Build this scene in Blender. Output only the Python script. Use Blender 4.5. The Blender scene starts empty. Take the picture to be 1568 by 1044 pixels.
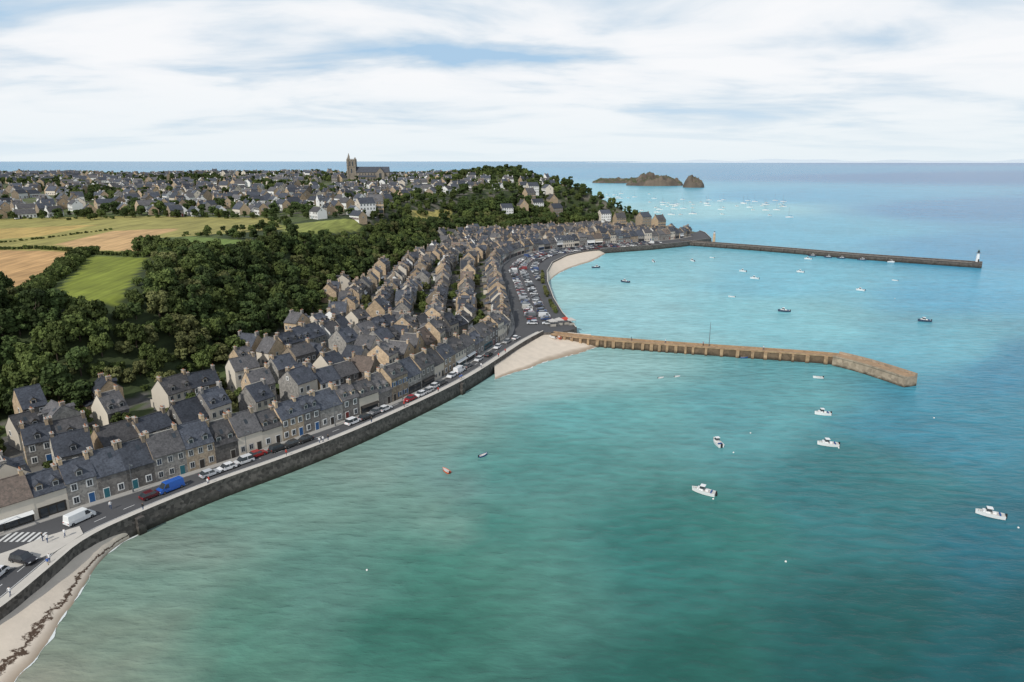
import bpy, math, random
import numpy as np
from mathutils import Vector, Matrix, geometry, noise as mnoise
random.seed(11)
rng = np.random.default_rng(11)
scene = bpy.context.scene

# ------------------------------------------------------------------ image coordinate helpers
PITCH = math.radians(14.8); CAMH = 70.0; FOC = 1045.0; SEA = 1.7
cP, sP = math.cos(PITCH), math.sin(PITCH)
def pixel_ray(px, py):  # direction through an image pixel, for the assumed camera pitch and focal length
    u = (px-784)/FOC; v = (522-py)/FOC
    return u, cP+v*sP, -sP+v*cP
def U(px, py, z=0.0):
    """ground position (metres) of an image pixel projected onto the level z"""
    a, b, c = pixel_ray(px, py)
    t = (CAMH-z)/(-c)
    return (a*t, b*t)
def smooth(t):
    t = np.clip(t, 0, 1); return t*t*(3-2*t)
def seg_dist(X, Y, pts):
    D = np.full(X.shape, 1e12)
    for (x0, y0), (x1, y1) in zip(pts[:-1], pts[1:]):
        dx, dy = x1-x0, y1-y0; L2 = dx*dx+dy*dy+1e-9
        t = np.clip(((X-x0)*dx+(Y-y0)*dy)/L2, 0, 1)
        D = np.minimum(D, (X-x0-t*dx)**2+(Y-y0-t*dy)**2)
    return np.sqrt(D)
def inside(X, Y, poly):
    r = np.zeros(X.shape, bool); n = len(poly)
    for i in range(n):
        x0, y0 = poly[i]; x1, y1 = poly[(i+1) % n]
        if y0 == y1: continue
        c = ((y0 > Y) != (y1 > Y)) & (X < (x1-x0)*(Y-y0)/(y1-y0)+x0)
        r ^= c
    return r
def chaikin(pts, it=2):
    for _ in range(it):
        o = [pts[0]]
        for a, b in zip(pts[:-1], pts[1:]):
            o.append((a[0]*.75+b[0]*.25, a[1]*.75+b[1]*.25)); o.append((a[0]*.25+b[0]*.75, a[1]*.25+b[1]*.75))
        o.append(pts[-1]); pts = o
    return pts
def resample(pts, n):
    p = np.array(pts, float); s = np.r_[0, np.cumsum(np.hypot(*(p[1:]-p[:-1]).T))]
    q = np.linspace(0, s[-1], n)
    return [(float(a), float(b)) for a, b in zip(np.interp(q, s, p[:, 0]), np.interp(q, s, p[:, 1]))]
def plen(pts):
    p = np.array(pts); return float(np.hypot(*(p[1:]-p[:-1]).T).sum())
def tang(pts):
    out = []
    for i in range(len(pts)):
        a = pts[max(0, i-1)]; b = pts[min(len(pts)-1, i+1)]
        v = Vector((b[0]-a[0], b[1]-a[1])); v.normalize(); out.append(v)
    return out
def offset(pts, o):
    return [(p[0]-t.y*o, p[1]+t.x*o) for p, t in zip(pts, tang(pts))]
def at(pts, s):
    for a, b in zip(pts[:-1], pts[1:]):
        l = math.hypot(b[0]-a[0], b[1]-a[1])
        if s <= l:
            k = s/l if l else 0
            return (a[0]+(b[0]-a[0])*k, a[1]+(b[1]-a[1])*k), ((b[0]-a[0])/l, (b[1]-a[1])/l)
        s -= l
    a, b = pts[-2], pts[-1]; l = math.hypot(b[0]-a[0], b[1]-a[1])
    return b, ((b[0]-a[0])/l, (b[1]-a[1])/l)

QZ = 5.0
Qmain = chaikin([(-84, -150), (-80, 40), (-79, 78), U(0, 940, 5), U(75, 876, 5), U(130, 828, 5)] +
    [U(x, y, 5) for x, y in [(220, 787), (330, 742), (440, 704), (540, 665), (620, 629), (700, 591), (750, 561), (800, 526), (832, 509)]], 2)
Qharb = [U(x, y, 5) for x, y in [(860, 508), (883, 503), (862, 480), (848, 457), (839, 432), (838, 416), (846, 402), (868, 391), (895, 385), (930, 381), (1000, 376), (1050, 371)]] + [(172, 592), (180, 640), (180, 660)]
Q = Qmain + Qharb
BACK = [(180, 660), (168, 705), (150, 765), (122, 830), (95, 900), (82, 1000), (75, 1150), (0, 1300), (-400, 1400), (-2600, 1450)]
LAND = Q + BACK[1:] + [(-2600, -150)]
BASE = [(-420, -150), (-250, 40), (-175, 120)] + [U(x, y, 5) for x, y in [(-60, 668), (0, 655), (100, 645), (200, 618), (300, 590), (370, 562), (430, 522), (480, 482), (540, 441), (600, 412), (660, 389), (720, 371), (770, 359), (810, 351), (860, 346), (920, 342), (980, 342), (1030, 349)]] + [(176, 668)]
HILL = BASE + BACK[1:] + [(-2600, -150)]

def height(X, Y):
    X = np.asarray(X, float); Y = np.asarray(Y, float)
    Zp = np.interp(Y, [0, 200, 450, 600, 900, 1100, 1300, 1450], [24, 26, 32.5, 36, 43, 47, 42, 25])
    Zp = Zp + 1.2*np.sin(X/70+1)*np.cos(Y/90)+.8*np.sin(X/31+Y/47)+9*np.exp(-((X+10)/80)**2-((Y-960)/110)**2)
    hill = inside(X, Y, HILL); land = inside(X, Y, LAND)
    d = seg_dist(X, Y, BASE)
    W = np.interp(Y, [150, 400, 600, 800], [40, 46, 62, 70])
    h = np.where(hill, 4.9+(Zp-4.9)*smooth(d/W), 4.9)
    dq = seg_dist(X, Y, Q); db = seg_dist(X, Y, BACK)
    h = np.where(dq < 5, np.minimum(h, -4+dq*1.7), h)
    h = np.minimum(h, -1+.75*db+1.5*np.sin(X/9)*np.sin(Y/7))
    return np.where(land, h, -7.0)
def h1(x, y): return float(height(np.array([x]), np.array([y]))[0])
_ts = np.concatenate([np.linspace(60, 700, 1200), np.linspace(701, 2600, 1200)])
def hit(px, py):
    a, b, c = pixel_ray(px, py)
    X = a*_ts; Y = b*_ts; z = CAMH+c*_ts; h = height(X, Y)
    i = np.argmax(z <= h)
    if not (z <= h).any(): i = len(_ts)-900
    return (float(X[i]), float(Y[i]))

# ------------------------------------------------------------------ materials
MATS = {}
def mat(name, c1, c2=None, rough=.85, scale=1.0, amt=.2, rand=.0, bump=0., bscale=None, cells=None, metal=0., attr=None, objcol=False, spec=.3):
    if name in MATS: return MATS[name]
    m = bpy.data.materials.new(name); m.use_nodes = True; nt = m.node_tree; N = nt.nodes; L = nt.links
    p = N['Principled BSDF']; p.inputs['Roughness'].default_value = rough; p.inputs['Metallic'].default_value = metal
    p.inputs['Specular IOR Level'].default_value = spec
    tc = N.new('ShaderNodeTexCoord')
    nz = N.new('ShaderNodeTexNoise'); nz.inputs['Scale'].default_value = scale; nz.inputs['Detail'].default_value = 6
    nz.inputs['Roughness'].default_value = .65
    L.new(tc.outputs['Object'], nz.inputs['Vector'])
    if attr:
        a = N.new('ShaderNodeAttribute'); a.attribute_name = attr; col = a.outputs['Color']
    elif objcol:
        a = N.new('ShaderNodeObjectInfo'); col = a.outputs['Color']
    else:
        mx = N.new('ShaderNodeMix'); mx.data_type = 'RGBA'
        mx.inputs[6].default_value = (*c1, 1); mx.inputs[7].default_value = (*(c2 or c1), 1)
        src = nz.outputs['Fac']
        if cells:
            vo = N.new('ShaderNodeTexVoronoi'); vo.inputs['Scale'].default_value = cells
            L.new(tc.outputs['Object'], vo.inputs['Vector'])
            sp = N.new('ShaderNodeSeparateColor'); L.new(vo.outputs['Color'], sp.inputs[0]); src = sp.outputs[0]
        L.new(src, mx.inputs[0]); col = mx.outputs[2]
    hs = N.new('ShaderNodeHueSaturation'); L.new(col, hs.inputs['Color'])
    ma = N.new('ShaderNodeMath'); ma.operation = 'MULTIPLY_ADD'; ma.inputs[1].default_value = 3*amt; ma.inputs[2].default_value = 1-1.5*amt
    L.new(nz.outputs['Fac'], ma.inputs[0]); out = ma.outputs[0]
    if rand:
        oi = N.new('ShaderNodeObjectInfo'); mb = N.new('ShaderNodeMath'); mb.operation = 'MULTIPLY_ADD'
        mb.inputs[1].default_value = 2*rand; mb.inputs[2].default_value = 1-rand; L.new(oi.outputs['Random'], mb.inputs[0])
        mc = N.new('ShaderNodeMath'); mc.operation = 'MULTIPLY'; L.new(out, mc.inputs[0]); L.new(mb.outputs[0], mc.inputs[1]); out = mc.outputs[0]
    L.new(out, hs.inputs['Value']); L.new(hs.outputs[0], p.inputs['Base Color'])
    if bump:
        bn = N.new('ShaderNodeBump'); bn.inputs['Strength'].default_value = bump; bn.inputs['Distance'].default_value = .1
        n2 = N.new('ShaderNodeTexNoise'); n2.inputs['Scale'].default_value = bscale or scale*4; n2.inputs['Detail'].default_value = 4
        L.new(tc.outputs['Object'], n2.inputs['Vector']); L.new(n2.outputs['Fac'], bn.inputs['Height']); L.new(bn.outputs[0], p.inputs['Normal'])
    MATS[name] = m; return m

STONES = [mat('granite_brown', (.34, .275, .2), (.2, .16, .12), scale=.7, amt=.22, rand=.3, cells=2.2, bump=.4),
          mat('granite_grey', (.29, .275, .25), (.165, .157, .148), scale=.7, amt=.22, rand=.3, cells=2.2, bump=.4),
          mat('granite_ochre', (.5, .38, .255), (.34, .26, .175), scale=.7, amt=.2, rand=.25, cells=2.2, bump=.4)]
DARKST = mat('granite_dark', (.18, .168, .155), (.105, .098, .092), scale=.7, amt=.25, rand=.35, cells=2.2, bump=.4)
WHITE = mat('white_render', (.8, .8, .78), (.66, .66, .64), scale=.5, amt=.12, rand=.1)
CREAM = mat('cream_render', (.64, .58, .49), (.53, .48, .4), scale=.5, amt=.14, rand=.15)
SLATES = [mat('slate_roof', (.072, .08, .097), (.04, .044, .055), scale=.5, amt=.4, rand=.35, cells=3.5, rough=.6, bump=.3),
          mat('weathered_slate_roof', (.115, .11, .112), (.066, .065, .067), scale=.5, amt=.4, rand=.35, cells=3.5, rough=.7, bump=.3),
          mat('brown_tile_roof', (.17, .13, .108), (.11, .09, .076), scale=.6, amt=.3, rand=.25, cells=3.5, rough=.8)]
GLASS = mat('window_glass', (.02, .025, .03), (.06, .07, .08), rough=.15, scale=.4, amt=.3, spec=.6)
FRAME = mat('window_frame_white', (.72, .72, .7), rough=.5, amt=.05)
TRIM = mat('granite_trim', (.44, .41, .36), (.33, .31, .28), scale=2, amt=.1)
DOORS = [mat('door_blue', (.03, .1, .24), rough=.5), mat('door_dark', (.04, .035, .03), rough=.5), mat('door_red', (.16, .035, .03), rough=.5), mat('door_teal', (.03, .13, .16), rough=.5)]
POT = mat('terracotta_pot', (.42, .17, .09), (.3, .13, .07), amt=.2)
ASPH = mat('asphalt', (.1, .1, .103), (.07, .07, .073), scale=.15, amt=.3, rough=.9)
PROM = mat('promenade_concrete', (.6, .56, .5), (.48, .45, .4), scale=.5, amt=.2)
KERB = mat('kerb_granite', (.4, .38, .35), (.3, .29, .27), scale=1, amt=.15)
PAINT = mat('road_paint', (.75, .75, .73), (.55, .55, .53), scale=2, amt=.15)
METAL = mat('painted_metal', (.2, .21, .22), rough=.4, metal=.6)
RUBBER = mat('rubber', (.02, .02, .02), rough=.8)
WPAINT = mat('white_gelcoat', (.78, .78, .77), (.7, .7, .69), rough=.3, amt=.05, scale=2)
DPAINT = mat('dark_hull', (.04, .06, .1), rough=.35)

def wall_mat(name, a, b, stain, z0, z1, cells=1.1):
    m = mat(name, a, b, scale=.35, amt=.3, cells=cells, bump=.6, bscale=1.5)
    nt = m.node_tree; N = nt.nodes; L = nt.links; p = N['Principled BSDF']
    src = p.inputs['Base Color'].links[0].from_socket
    g = N.new('ShaderNodeNewGeometry'); s = N.new('ShaderNodeSeparateXYZ'); L.new(g.outputs['Position'], s.inputs[0])
    nz = N.new('ShaderNodeTexNoise'); nz.inputs['Scale'].default_value = .5; L.new(g.outputs['Position'], nz.inputs['Vector'])
    ad = N.new('ShaderNodeMath'); ad.operation = 'MULTIPLY_ADD'; ad.inputs[1].default_value = 1.6; L.new(nz.outputs['Fac'], ad.inputs[0]); L.new(s.outputs[2], ad.inputs[2])
    mr = N.new('ShaderNodeMapRange'); mr.inputs[1].default_value = z0+.8+SEA; mr.inputs[2].default_value = z1+.8+SEA; L.new(ad.outputs[0], mr.inputs[0])
    mx = N.new('ShaderNodeMix'); mx.data_type = 'RGBA'; mx.inputs[6].default_value = (*stain, 1)
    L.new(mr.outputs[0], mx.inputs[0]); L.new(src, mx.inputs[7]); L.new(mx.outputs[2], p.inputs['Base Color'])
    return m
QWALL = wall_mat('quay_wall_stone', (.14, .125, .112), (.055, .05, .046), (.03, .03, .022), .2, 1.6, 1.6)
JWALL = wall_mat('jetty_stone_shaded', (.17, .12, .078), (.1, .073, .048), (.045, .036, .025), .2, 1.2)  # wall behind the piers: recess shade put into a darker stone colour
JBUT = wall_mat('jetty_pier_stone_lit', (.38, .262, .155), (.26, .178, .108), (.06, .05, .035), .1, .9)  # pier stone: sunlit tan put into the colour, paler than the wall
JHEAD = wall_mat('jetty_head_stone', (.4, .32, .235), (.26, .205, .15), (.06, .05, .035), .1, .9, .9)
JDARK = wall_mat('dark_jetty_stone', (.13, .115, .1), (.07, .062, .055), (.03, .028, .022), .3, 1.8)
JDECK = mat('jetty_deck_stone', (.4, .27, .165), (.29, .2, .125), scale=.3, amt=.2, cells=.8)
BDECK = mat('breakwater_deck', (.3, .27, .24), (.22, .2, .18), scale=.3, amt=.2, cells=.8)

# ------------------------------------------------------------------ mesh builder
class MB:
    def __init__(s): s.v = []; s.f = []; s.m = []; s.mats = []
    def mi(s, m):
        if m not in s.mats: s.mats.append(m)
        return s.mats.index(m)
    def face(s, pts, m):
        n = len(s.v); s.v += [tuple(p) for p in pts]; s.f.append(tuple(range(n, n+len(pts)))); s.m.append(s.mi(m))
    def hexa(s, P, m, top=None):
        n = len(s.v); s.v += [tuple(p) for p in P]; k = s.mi(m); kt = s.mi(top) if top else k
        for q, mm in (((3, 2, 1, 0), k), ((4, 5, 6, 7), kt), ((0, 1, 5, 4), k), ((1, 2, 6, 5), k), ((2, 3, 7, 6), k), ((3, 0, 4, 7), k)):
            s.f.append(tuple(n+i for i in q)); s.m.append(mm)
    def box(s, x0, x1, y0, y1, z0, z1, m, top=None, tx=0, ty=0):
        s.hexa([(x0, y0, z0), (x1, y0, z0), (x1, y1, z0), (x0, y1, z0), (x0+tx, y0+ty, z1), (x1-tx, y0+ty, z1), (x1-tx, y1-ty, z1), (x0+tx, y1-ty, z1)], m, top)
    def cyl(s, c, r0, r1, z0, z1, m, n=10, axis='z', cap=True):
        a = [];b = []
        for i in range(n):
            t = 2*math.pi*i/n; cs, sn = math.cos(t), math.sin(t)
            if axis == 'z': a.append((c[0]+r0*cs, c[1]+r0*sn, z0)); b.append((c[0]+r1*cs, c[1]+r1*sn, z1))
            else: a.append((c[0]+r0*cs, z0, c[1]+r0*sn)); b.append((c[0]+r1*cs, z1, c[1]+r1*sn))
        for i in range(n):
            j = (i+1) % n
            s.face([a[i], a[j], b[j], b[i]] if axis == 'z' else [a[j], a[i], b[i], b[j]], m)
        if cap:
            s.face(b if axis == 'z' else b[::-1], m); s.face(a[::-1] if axis == 'z' else a, m)
    def mesh(s, name):
        me = bpy.data.meshes.new(name); me.from_pydata(s.v, [], s.f)
        for m in s.mats: me.materials.append(m)
        me.polygons.foreach_set('material_index', s.m); me.update(); return me
def obj(name, me, loc=(0, 0, 0), rz=0., sc=None, color=None, parent=None):
    o = bpy.data.objects.new(name, me); o.location = loc; o.rotation_euler = (0, 0, rz)
    if sc: o.scale = sc if hasattr(sc, '__len__') else (sc,)*3
    if color: o.color = (*color, 1)
    if parent: o.parent = parent
    scene.collection.objects.link(o); return o

# ------------------------------------------------------------------ fields & terrain
FIELDS = [
 ([(-320, 336), (420, 333), (432, 351), (300, 361), (224, 366), (217, 388), (138, 385), (28, 452), (-320, 480)], (.29, .26, .08)),
 ([(-320, 386), (0, 383), (90, 385), (128, 389), (22, 456), (-320, 480)], (.47, .285, .125)),
 ([(85, 374), (170, 354), (278, 350), (222, 366), (216, 386), (130, 382)], (.5, .32, .15)),
 ([(-320, 352), (0, 350), (150, 344), (60, 362), (-320, 378)], (.42, .3, .1)),
 ([(138, 392), (224, 395), (186, 471), (70, 469)], (.18, .21, .03)),
 ([(283, 362), (384, 369), (354, 388), (283, 379)], (.15, .21, .05)),
 ([(428, 345), (554, 339), (550, 353), (440, 362)], (.22, .24, .06)),
 ([(612, 321), (694, 321), (692, 334), (622, 336)], (.38, .32, .1)),
]
FP = [([hit(*p) for p in poly], c) for poly, c in FIELDS]
up = [(-320, 490), (0, 462), (25, 470), (68, 480), (192, 482), (226, 412), (230, 384), (292, 394), (352, 396), (392, 372), (440, 367), (550, 358), (560, 343), (612, 341), (624, 340), (692, 338), (700, 322), (750, 310), (800, 312), (850, 316)]
FOREST = [b for b in BASE if b[1] > 100 and b[0] < 100] + [hit(*p) for p in up[::-1]]

xs = np.concatenate([np.arange(-2600, -460, 25), np.arange(-460, 260, 2.5)])
ys = np.concatenate([np.arange(-160, 90, 10), np.arange(90, 620, 2.5), np.arange(620, 1000, 5), np.arange(1000, 1500, 15)])
GX, GY = np.meshgrid(xs, ys); GZ = height(GX, GY)
def mesh_grid(name, X, Y, Z, keep=None):
    ny, nx = X.shape; v = np.stack([X.ravel(), Y.ravel(), Z.ravel()], 1)
    idx = np.arange(nx*ny).reshape(ny, nx)
    f = np.stack([idx[:-1, :-1], idx[:-1, 1:], idx[1:, 1:], idx[1:, :-1]], -1).reshape(-1, 4)
    if keep is not None:
        k = keep.ravel()[f].any(1); f = f[k]
    me = bpy.data.meshes.new(name); me.vertices.add(len(v)); me.vertices.foreach_set('co', v.ravel().astype(np.float32))
    me.loops.add(f.size); me.loops.foreach_set('vertex_index', f.ravel().astype(np.int32))
    me.polygons.add(len(f)); me.polygons.foreach_set('loop_start', np.arange(0, f.size, 4, dtype=np.int32))
    me.polygons.foreach_set('use_smooth', np.ones(len(f), bool)); me.update(calc_edges=True); me.validate(); return me
def set_col(me, C):
    a = me.color_attributes.new('Col', 'FLOAT_COLOR', 'POINT')
    a.data.foreach_set('color', np.concatenate([C, np.ones((len(C), 1))], 1).astype(np.float32).ravel())
hl = inside(GX, GY, HILL); db = seg_dist(GX, GY, BASE)
C = np.zeros(GX.shape+(3,)); C[:] = (.12, .112, .1)
gn = np.sin(GX*.23+GY*.11)*np.sin(GY*.19-GX*.07)+rng.normal(0, .3, GX.shape)
C[gn > .1] = (.065, .09, .03)
C[hl & (db > 4)] = (.04, .055, .02)
C[hl & (db > 70)] = (.085, .11, .035)
tw = hl & (GY > 480) & (gn > .35); C[tw] = (.13, .12, .095)
for poly, c in FP:
    C[inside(GX, GY, poly)] = c
C[(seg_dist(GX, GY, BACK) < 16) & (rng.random(GX.shape) < .7)] = (.15, .115, .08)
me = mesh_grid('terrain', GX, GY, GZ, GZ > -6.9); set_col(me, C.reshape(-1, 3))
gm = mat('terrain_ground', (0, 0, 0), attr='Col', scale=.08, amt=.35, rough=.95); me.materials.append(gm)
nt = gm.node_tree; N = nt.nodes; L = nt.links; hs = [n for n in N if n.type == 'HUE_SAT'][0]; src = hs.inputs['Value'].links[0].from_socket
tcn = N.new('ShaderNodeTexCoord'); mpn = N.new('ShaderNodeMapping'); mpn.inputs['Rotation'].default_value = (0, 0, .55); mpn.inputs['Scale'].default_value = (.5, .03, 1); L.new(tcn.outputs['Object'], mpn.inputs[0])
nn_ = N.new('ShaderNodeTexNoise'); nn_.inputs['Scale'].default_value = 1.; nn_.inputs['Detail'].default_value = 5; L.new(mpn.outputs[0], nn_.inputs['Vector'])
ma_ = N.new('ShaderNodeMath'); ma_.operation = 'MULTIPLY_ADD'; ma_.inputs[1].default_value = 1.3; ma_.inputs[2].default_value = .35; L.new(nn_.outputs['Fac'], ma_.inputs[0])
mu_ = N.new('ShaderNodeMath'); mu_.operation = 'MULTIPLY'; L.new(src, mu_.inputs[0]); L.new(ma_.outputs[0], mu_.inputs[1]); L.new(mu_.outputs[0], hs.inputs['Value'])
obj('terrain', me)

# ------------------------------------------------------------------ sea
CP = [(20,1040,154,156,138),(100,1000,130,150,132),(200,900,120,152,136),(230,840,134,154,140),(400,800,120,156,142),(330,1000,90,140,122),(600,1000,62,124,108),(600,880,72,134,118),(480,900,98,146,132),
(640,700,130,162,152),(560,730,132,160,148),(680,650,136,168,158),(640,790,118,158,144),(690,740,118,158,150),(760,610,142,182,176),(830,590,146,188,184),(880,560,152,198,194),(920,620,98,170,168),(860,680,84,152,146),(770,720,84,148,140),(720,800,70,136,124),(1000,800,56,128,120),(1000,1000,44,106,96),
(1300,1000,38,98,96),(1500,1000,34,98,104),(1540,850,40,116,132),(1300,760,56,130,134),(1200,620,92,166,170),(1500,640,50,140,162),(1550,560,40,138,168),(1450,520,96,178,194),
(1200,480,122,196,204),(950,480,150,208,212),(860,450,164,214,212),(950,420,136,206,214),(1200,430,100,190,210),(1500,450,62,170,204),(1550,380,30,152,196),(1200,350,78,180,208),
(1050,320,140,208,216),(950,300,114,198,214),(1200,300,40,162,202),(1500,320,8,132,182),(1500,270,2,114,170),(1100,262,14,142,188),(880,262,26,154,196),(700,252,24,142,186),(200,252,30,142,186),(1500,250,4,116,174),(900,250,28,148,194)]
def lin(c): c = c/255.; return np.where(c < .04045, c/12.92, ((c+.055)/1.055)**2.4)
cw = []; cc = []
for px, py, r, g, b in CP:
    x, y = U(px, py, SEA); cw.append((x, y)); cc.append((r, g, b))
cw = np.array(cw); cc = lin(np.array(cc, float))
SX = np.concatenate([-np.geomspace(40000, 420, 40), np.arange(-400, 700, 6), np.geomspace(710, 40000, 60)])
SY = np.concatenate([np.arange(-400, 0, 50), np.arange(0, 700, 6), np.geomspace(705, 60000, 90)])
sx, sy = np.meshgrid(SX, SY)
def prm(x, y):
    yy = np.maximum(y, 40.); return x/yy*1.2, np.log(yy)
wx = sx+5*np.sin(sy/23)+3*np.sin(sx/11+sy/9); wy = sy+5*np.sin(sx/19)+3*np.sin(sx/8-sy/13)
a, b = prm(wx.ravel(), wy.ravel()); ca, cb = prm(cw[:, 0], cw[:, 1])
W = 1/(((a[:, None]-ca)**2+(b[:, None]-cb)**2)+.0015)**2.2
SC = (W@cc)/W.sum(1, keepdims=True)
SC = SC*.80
sme = mesh_grid('sea', sx, sy, np.zeros(sx.shape)); set_col(sme, SC)
wm = bpy.data.materials.new('sea_water'); wm.use_nodes = True; nt = wm.node_tree; N = nt.nodes; L = nt.links; p = N['Principled BSDF']
p.inputs['Roughness'].default_value = .22; p.inputs['Specular IOR Level'].default_value = .05
at_ = N.new('ShaderNodeAttribute'); at_.attribute_name = 'Col'; g = N.new('ShaderNodeNewGeometry')
mp = N.new('ShaderNodeMapping'); mp.inputs['Rotation'].default_value = (0, 0, math.radians(16)); mp.inputs['Scale'].default_value = (.4, 1, 1); L.new(g.outputs['Position'], mp.inputs[0])
n1 = N.new('ShaderNodeTexNoise'); n1.inputs['Scale'].default_value = .48; n1.inputs['Detail'].default_value = 4; n1.inputs['Roughness'].default_value = .5; n1.inputs['Distortion'].default_value = .2; L.new(mp.outputs[0], n1.inputs['Vector'])
n3 = N.new('ShaderNodeTexNoise'); n3.inputs['Scale'].default_value = .11; n3.inputs['Detail'].default_value = 3; L.new(mp.outputs[0], n3.inputs['Vector'])
n2 = N.new('ShaderNodeTexNoise'); n2.inputs['Scale'].default_value = .012; n2.inputs['Detail'].default_value = 5; n2.inputs['Distortion'].default_value = .6; L.new(g.outputs['Position'], n2.inputs['Vector'])
hg = N.new('ShaderNodeMath'); hg.operation = 'MULTIPLY_ADD'; hg.inputs[1].default_value = .8; L.new(n1.outputs['Fac'], hg.inputs[0])
h3 = N.new('ShaderNodeMath'); h3.operation = 'MULTIPLY'; h3.inputs[1].default_value = .5; L.new(n3.outputs['Fac'], h3.inputs[0]); L.new(h3.outputs[0], hg.inputs[2])
rp = N.new('ShaderNodeMapRange'); rp.inputs[1].default_value = .44; rp.inputs[2].default_value = .86; rp.inputs[3].default_value = .62; rp.inputs[4].default_value = 1.02; L.new(hg.outputs[0], rp.inputs[0])
m2 = N.new('ShaderNodeMath'); m2.operation = 'MULTIPLY_ADD'; m2.inputs[1].default_value = .38; L.new(n2.outputs['Fac'], m2.inputs[0]); L.new(rp.outputs[0], m2.inputs[2])
hs = N.new('ShaderNodeHueSaturation'); hs.inputs['Saturation'].default_value = .93; L.new(at_.outputs['Color'], hs.inputs['Color']); L.new(m2.outputs[0], hs.inputs['Value']); L.new(hs.outputs[0], p.inputs['Base Color'])
bp = N.new('ShaderNodeBump'); bp.inputs['Strength'].default_value = .85; bp.inputs['Distance'].default_value = .9; L.new(hg.outputs[0], bp.inputs['Height']); L.new(bp.outputs[0], p.inputs['Normal'])
sme.materials.append(wm); obj('sea', sme, (0, 0, SEA))

# ------------------------------------------------------------------ quay: deck, wall, promenade
Fl = [(-116, -150), (-112, 60), U(-160, 868, 5)] + [U(x, y, 5) for x, y in [(0, 818), (100, 784), (200, 753), (300, 722), (400, 690), (500, 655), (580, 627), (640, 600), (700, 566), (750, 534), (788, 510), (778, 470), (768, 432), (762, 407)]] + [(6, 492), (30, 522), (62, 545), (100, 565), (140, 585), (160, 612)]
Fs = chaikin(Fl, 2)
deckpoly = Q + offset(Fs, 5)[::-1]
dm = MB(); tess = geometry.tessellate_polygon([[Vector((x, y, 0)) for x, y in deckpoly]])
for t in tess: 
    tri = [(deckpoly[i][0], deckpoly[i][1], QZ) for i in t]
    n = (Vector(tri[1])-Vector(tri[0])).cross(Vector(tri[2])-Vector(tri[0])).z
    dm.face(tri if n > 0 else tri[::-1], ASPH)
obj('road', dm.mesh('road'))

def ribbon(mb, pts, o0, o1, z0, z1, m, side=None, zb=None):
    A = offset(pts, o0); B = offset(pts, o1)
    for i in range(len(pts)-1):
        mb.face([(*A[i], z0), (*A[i+1], z0), (*B[i+1], z1), (*B[i], z1)], m)
        if zb is not None:
            mb.face([(*A[i+1], z0), (*A[i], z0), (*A[i], zb), (*A[i+1], zb)], side or m)
            mb.face([(*B[i], z1), (*B[i+1], z1), (*B[i+1], zb), (*B[i], zb)], side or m)
w = MB()
ribbon(w, Q, -.05, .02, QZ-.02, QZ-.02, QWALL)
A = offset(Q, -.05); B = offset(Q, -.75)
for i in range(len(Q)-1):
    w.face([(*A[i+1], QZ-.02), (*A[i], QZ-.02), (*B[i], -3), (*B[i+1], -3)], QWALL)
obj('quay_wall', w.mesh('quay_wall'))
w = MB()
ribbon(w, Qmain, -.1, .42, QZ+.8, QZ+.8, PROM, QWALL, QZ-.15)
obj('parapet_wall', w.mesh('parapet_wall'))
w = MB(); ribbon(w, Qharb[1:], -.05, .35, QZ+.6, QZ+.6, PROM, QWALL, QZ-.15); obj('harbour_parapet', w.mesh('harbour_parapet'))
w = MB(); ribbon(w, Qmain, .44, 2.6, QZ+.12, QZ+.12, PROM, KERB, QZ-.1); obj('promenade_pavement', w.mesh('promenade_pavement'))
w = MB(); ribbon(w, Fs, -1.1, .6, QZ+.12, QZ+.12, KERB, KERB, QZ-.1); obj('house_side_pavement', w.mesh('house_side_pavement'))
for px, py in [(222, 788), (708, 588)]:
    x, y = U(px, py, 5); i = min(range(len(Q)), key=lambda k: (Q[k][0]-x)**2+(Q[k][1]-y)**2); t = tang(Q)[i]
    b = MB(); b.box(-.8, .8, -1.1, .2, -3, QZ+.1, QWALL, QWALL, tx=.1, ty=.1)
    obj('wall_buttress', b.mesh('wall_buttress'), (Q[i][0], Q[i][1], 0), math.atan2(t.y, t.x))
w = MB(); mid = offset(Qmain, 5.2); Lm = plen(mid); s = 100
while s < Lm-8:
    (x0, y0), t0 = at(mid, s); (x1, y1), _ = at(mid, s+2.2); n = (-t0[1]*.07, t0[0]*.07)
    w.face([(x0+n[0], y0+n[1], QZ+.006), (x0-n[0], y0-n[1], QZ+.006), (x1-n[0], y1-n[1], QZ+.006), (x1+n[0], y1+n[1], QZ+.006)], PAINT); s += 5.5
e = offset(Qmain, 3.0)
for k in range(len(e)-1):
    if e[k][1] > 60:
        (x0, y0), (x1, y1) = e[k], e[k+1]; t = Vector((x1-x0, y1-y0)).normalized(); n = (-t.y*.06, t.x*.06)
        w.face([(x0+n[0], y0+n[1], QZ+.006), (x0-n[0], y0-n[1], QZ+.006), (x1-n[0], y1-n[1], QZ+.006), (x1+n[0], y1+n[1], QZ+.006)], PAINT)
for k in range(7):
    x, y = U(8+k*9, 822, 5)
    w.box(x-.25, x+.25, y-1.6, y+1.6, QZ+.004, QZ+.008, PAINT)
obj('road_markings', w.mesh('road_markings'))
fp = [U(x, y, 5) for x, y in [(-40, 862), (20, 842), (70, 822), (122, 806), (128, 818), (84, 846), (30, 868), (-40, 885)]]
w = MB(); w.face([(x, y, QZ+.13) for x, y in fp[::-1]], PROM)
for i in range(len(fp)):
    a_, b_ = fp[i], fp[(i+1) % len(fp)]; w.face([(*a_, QZ+.13), (*b_, QZ+.13), (*b_, QZ-.05), (*a_, QZ-.05)], KERB)
obj('forecourt_pavement', w.mesh('forecourt_pavement'))

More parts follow.
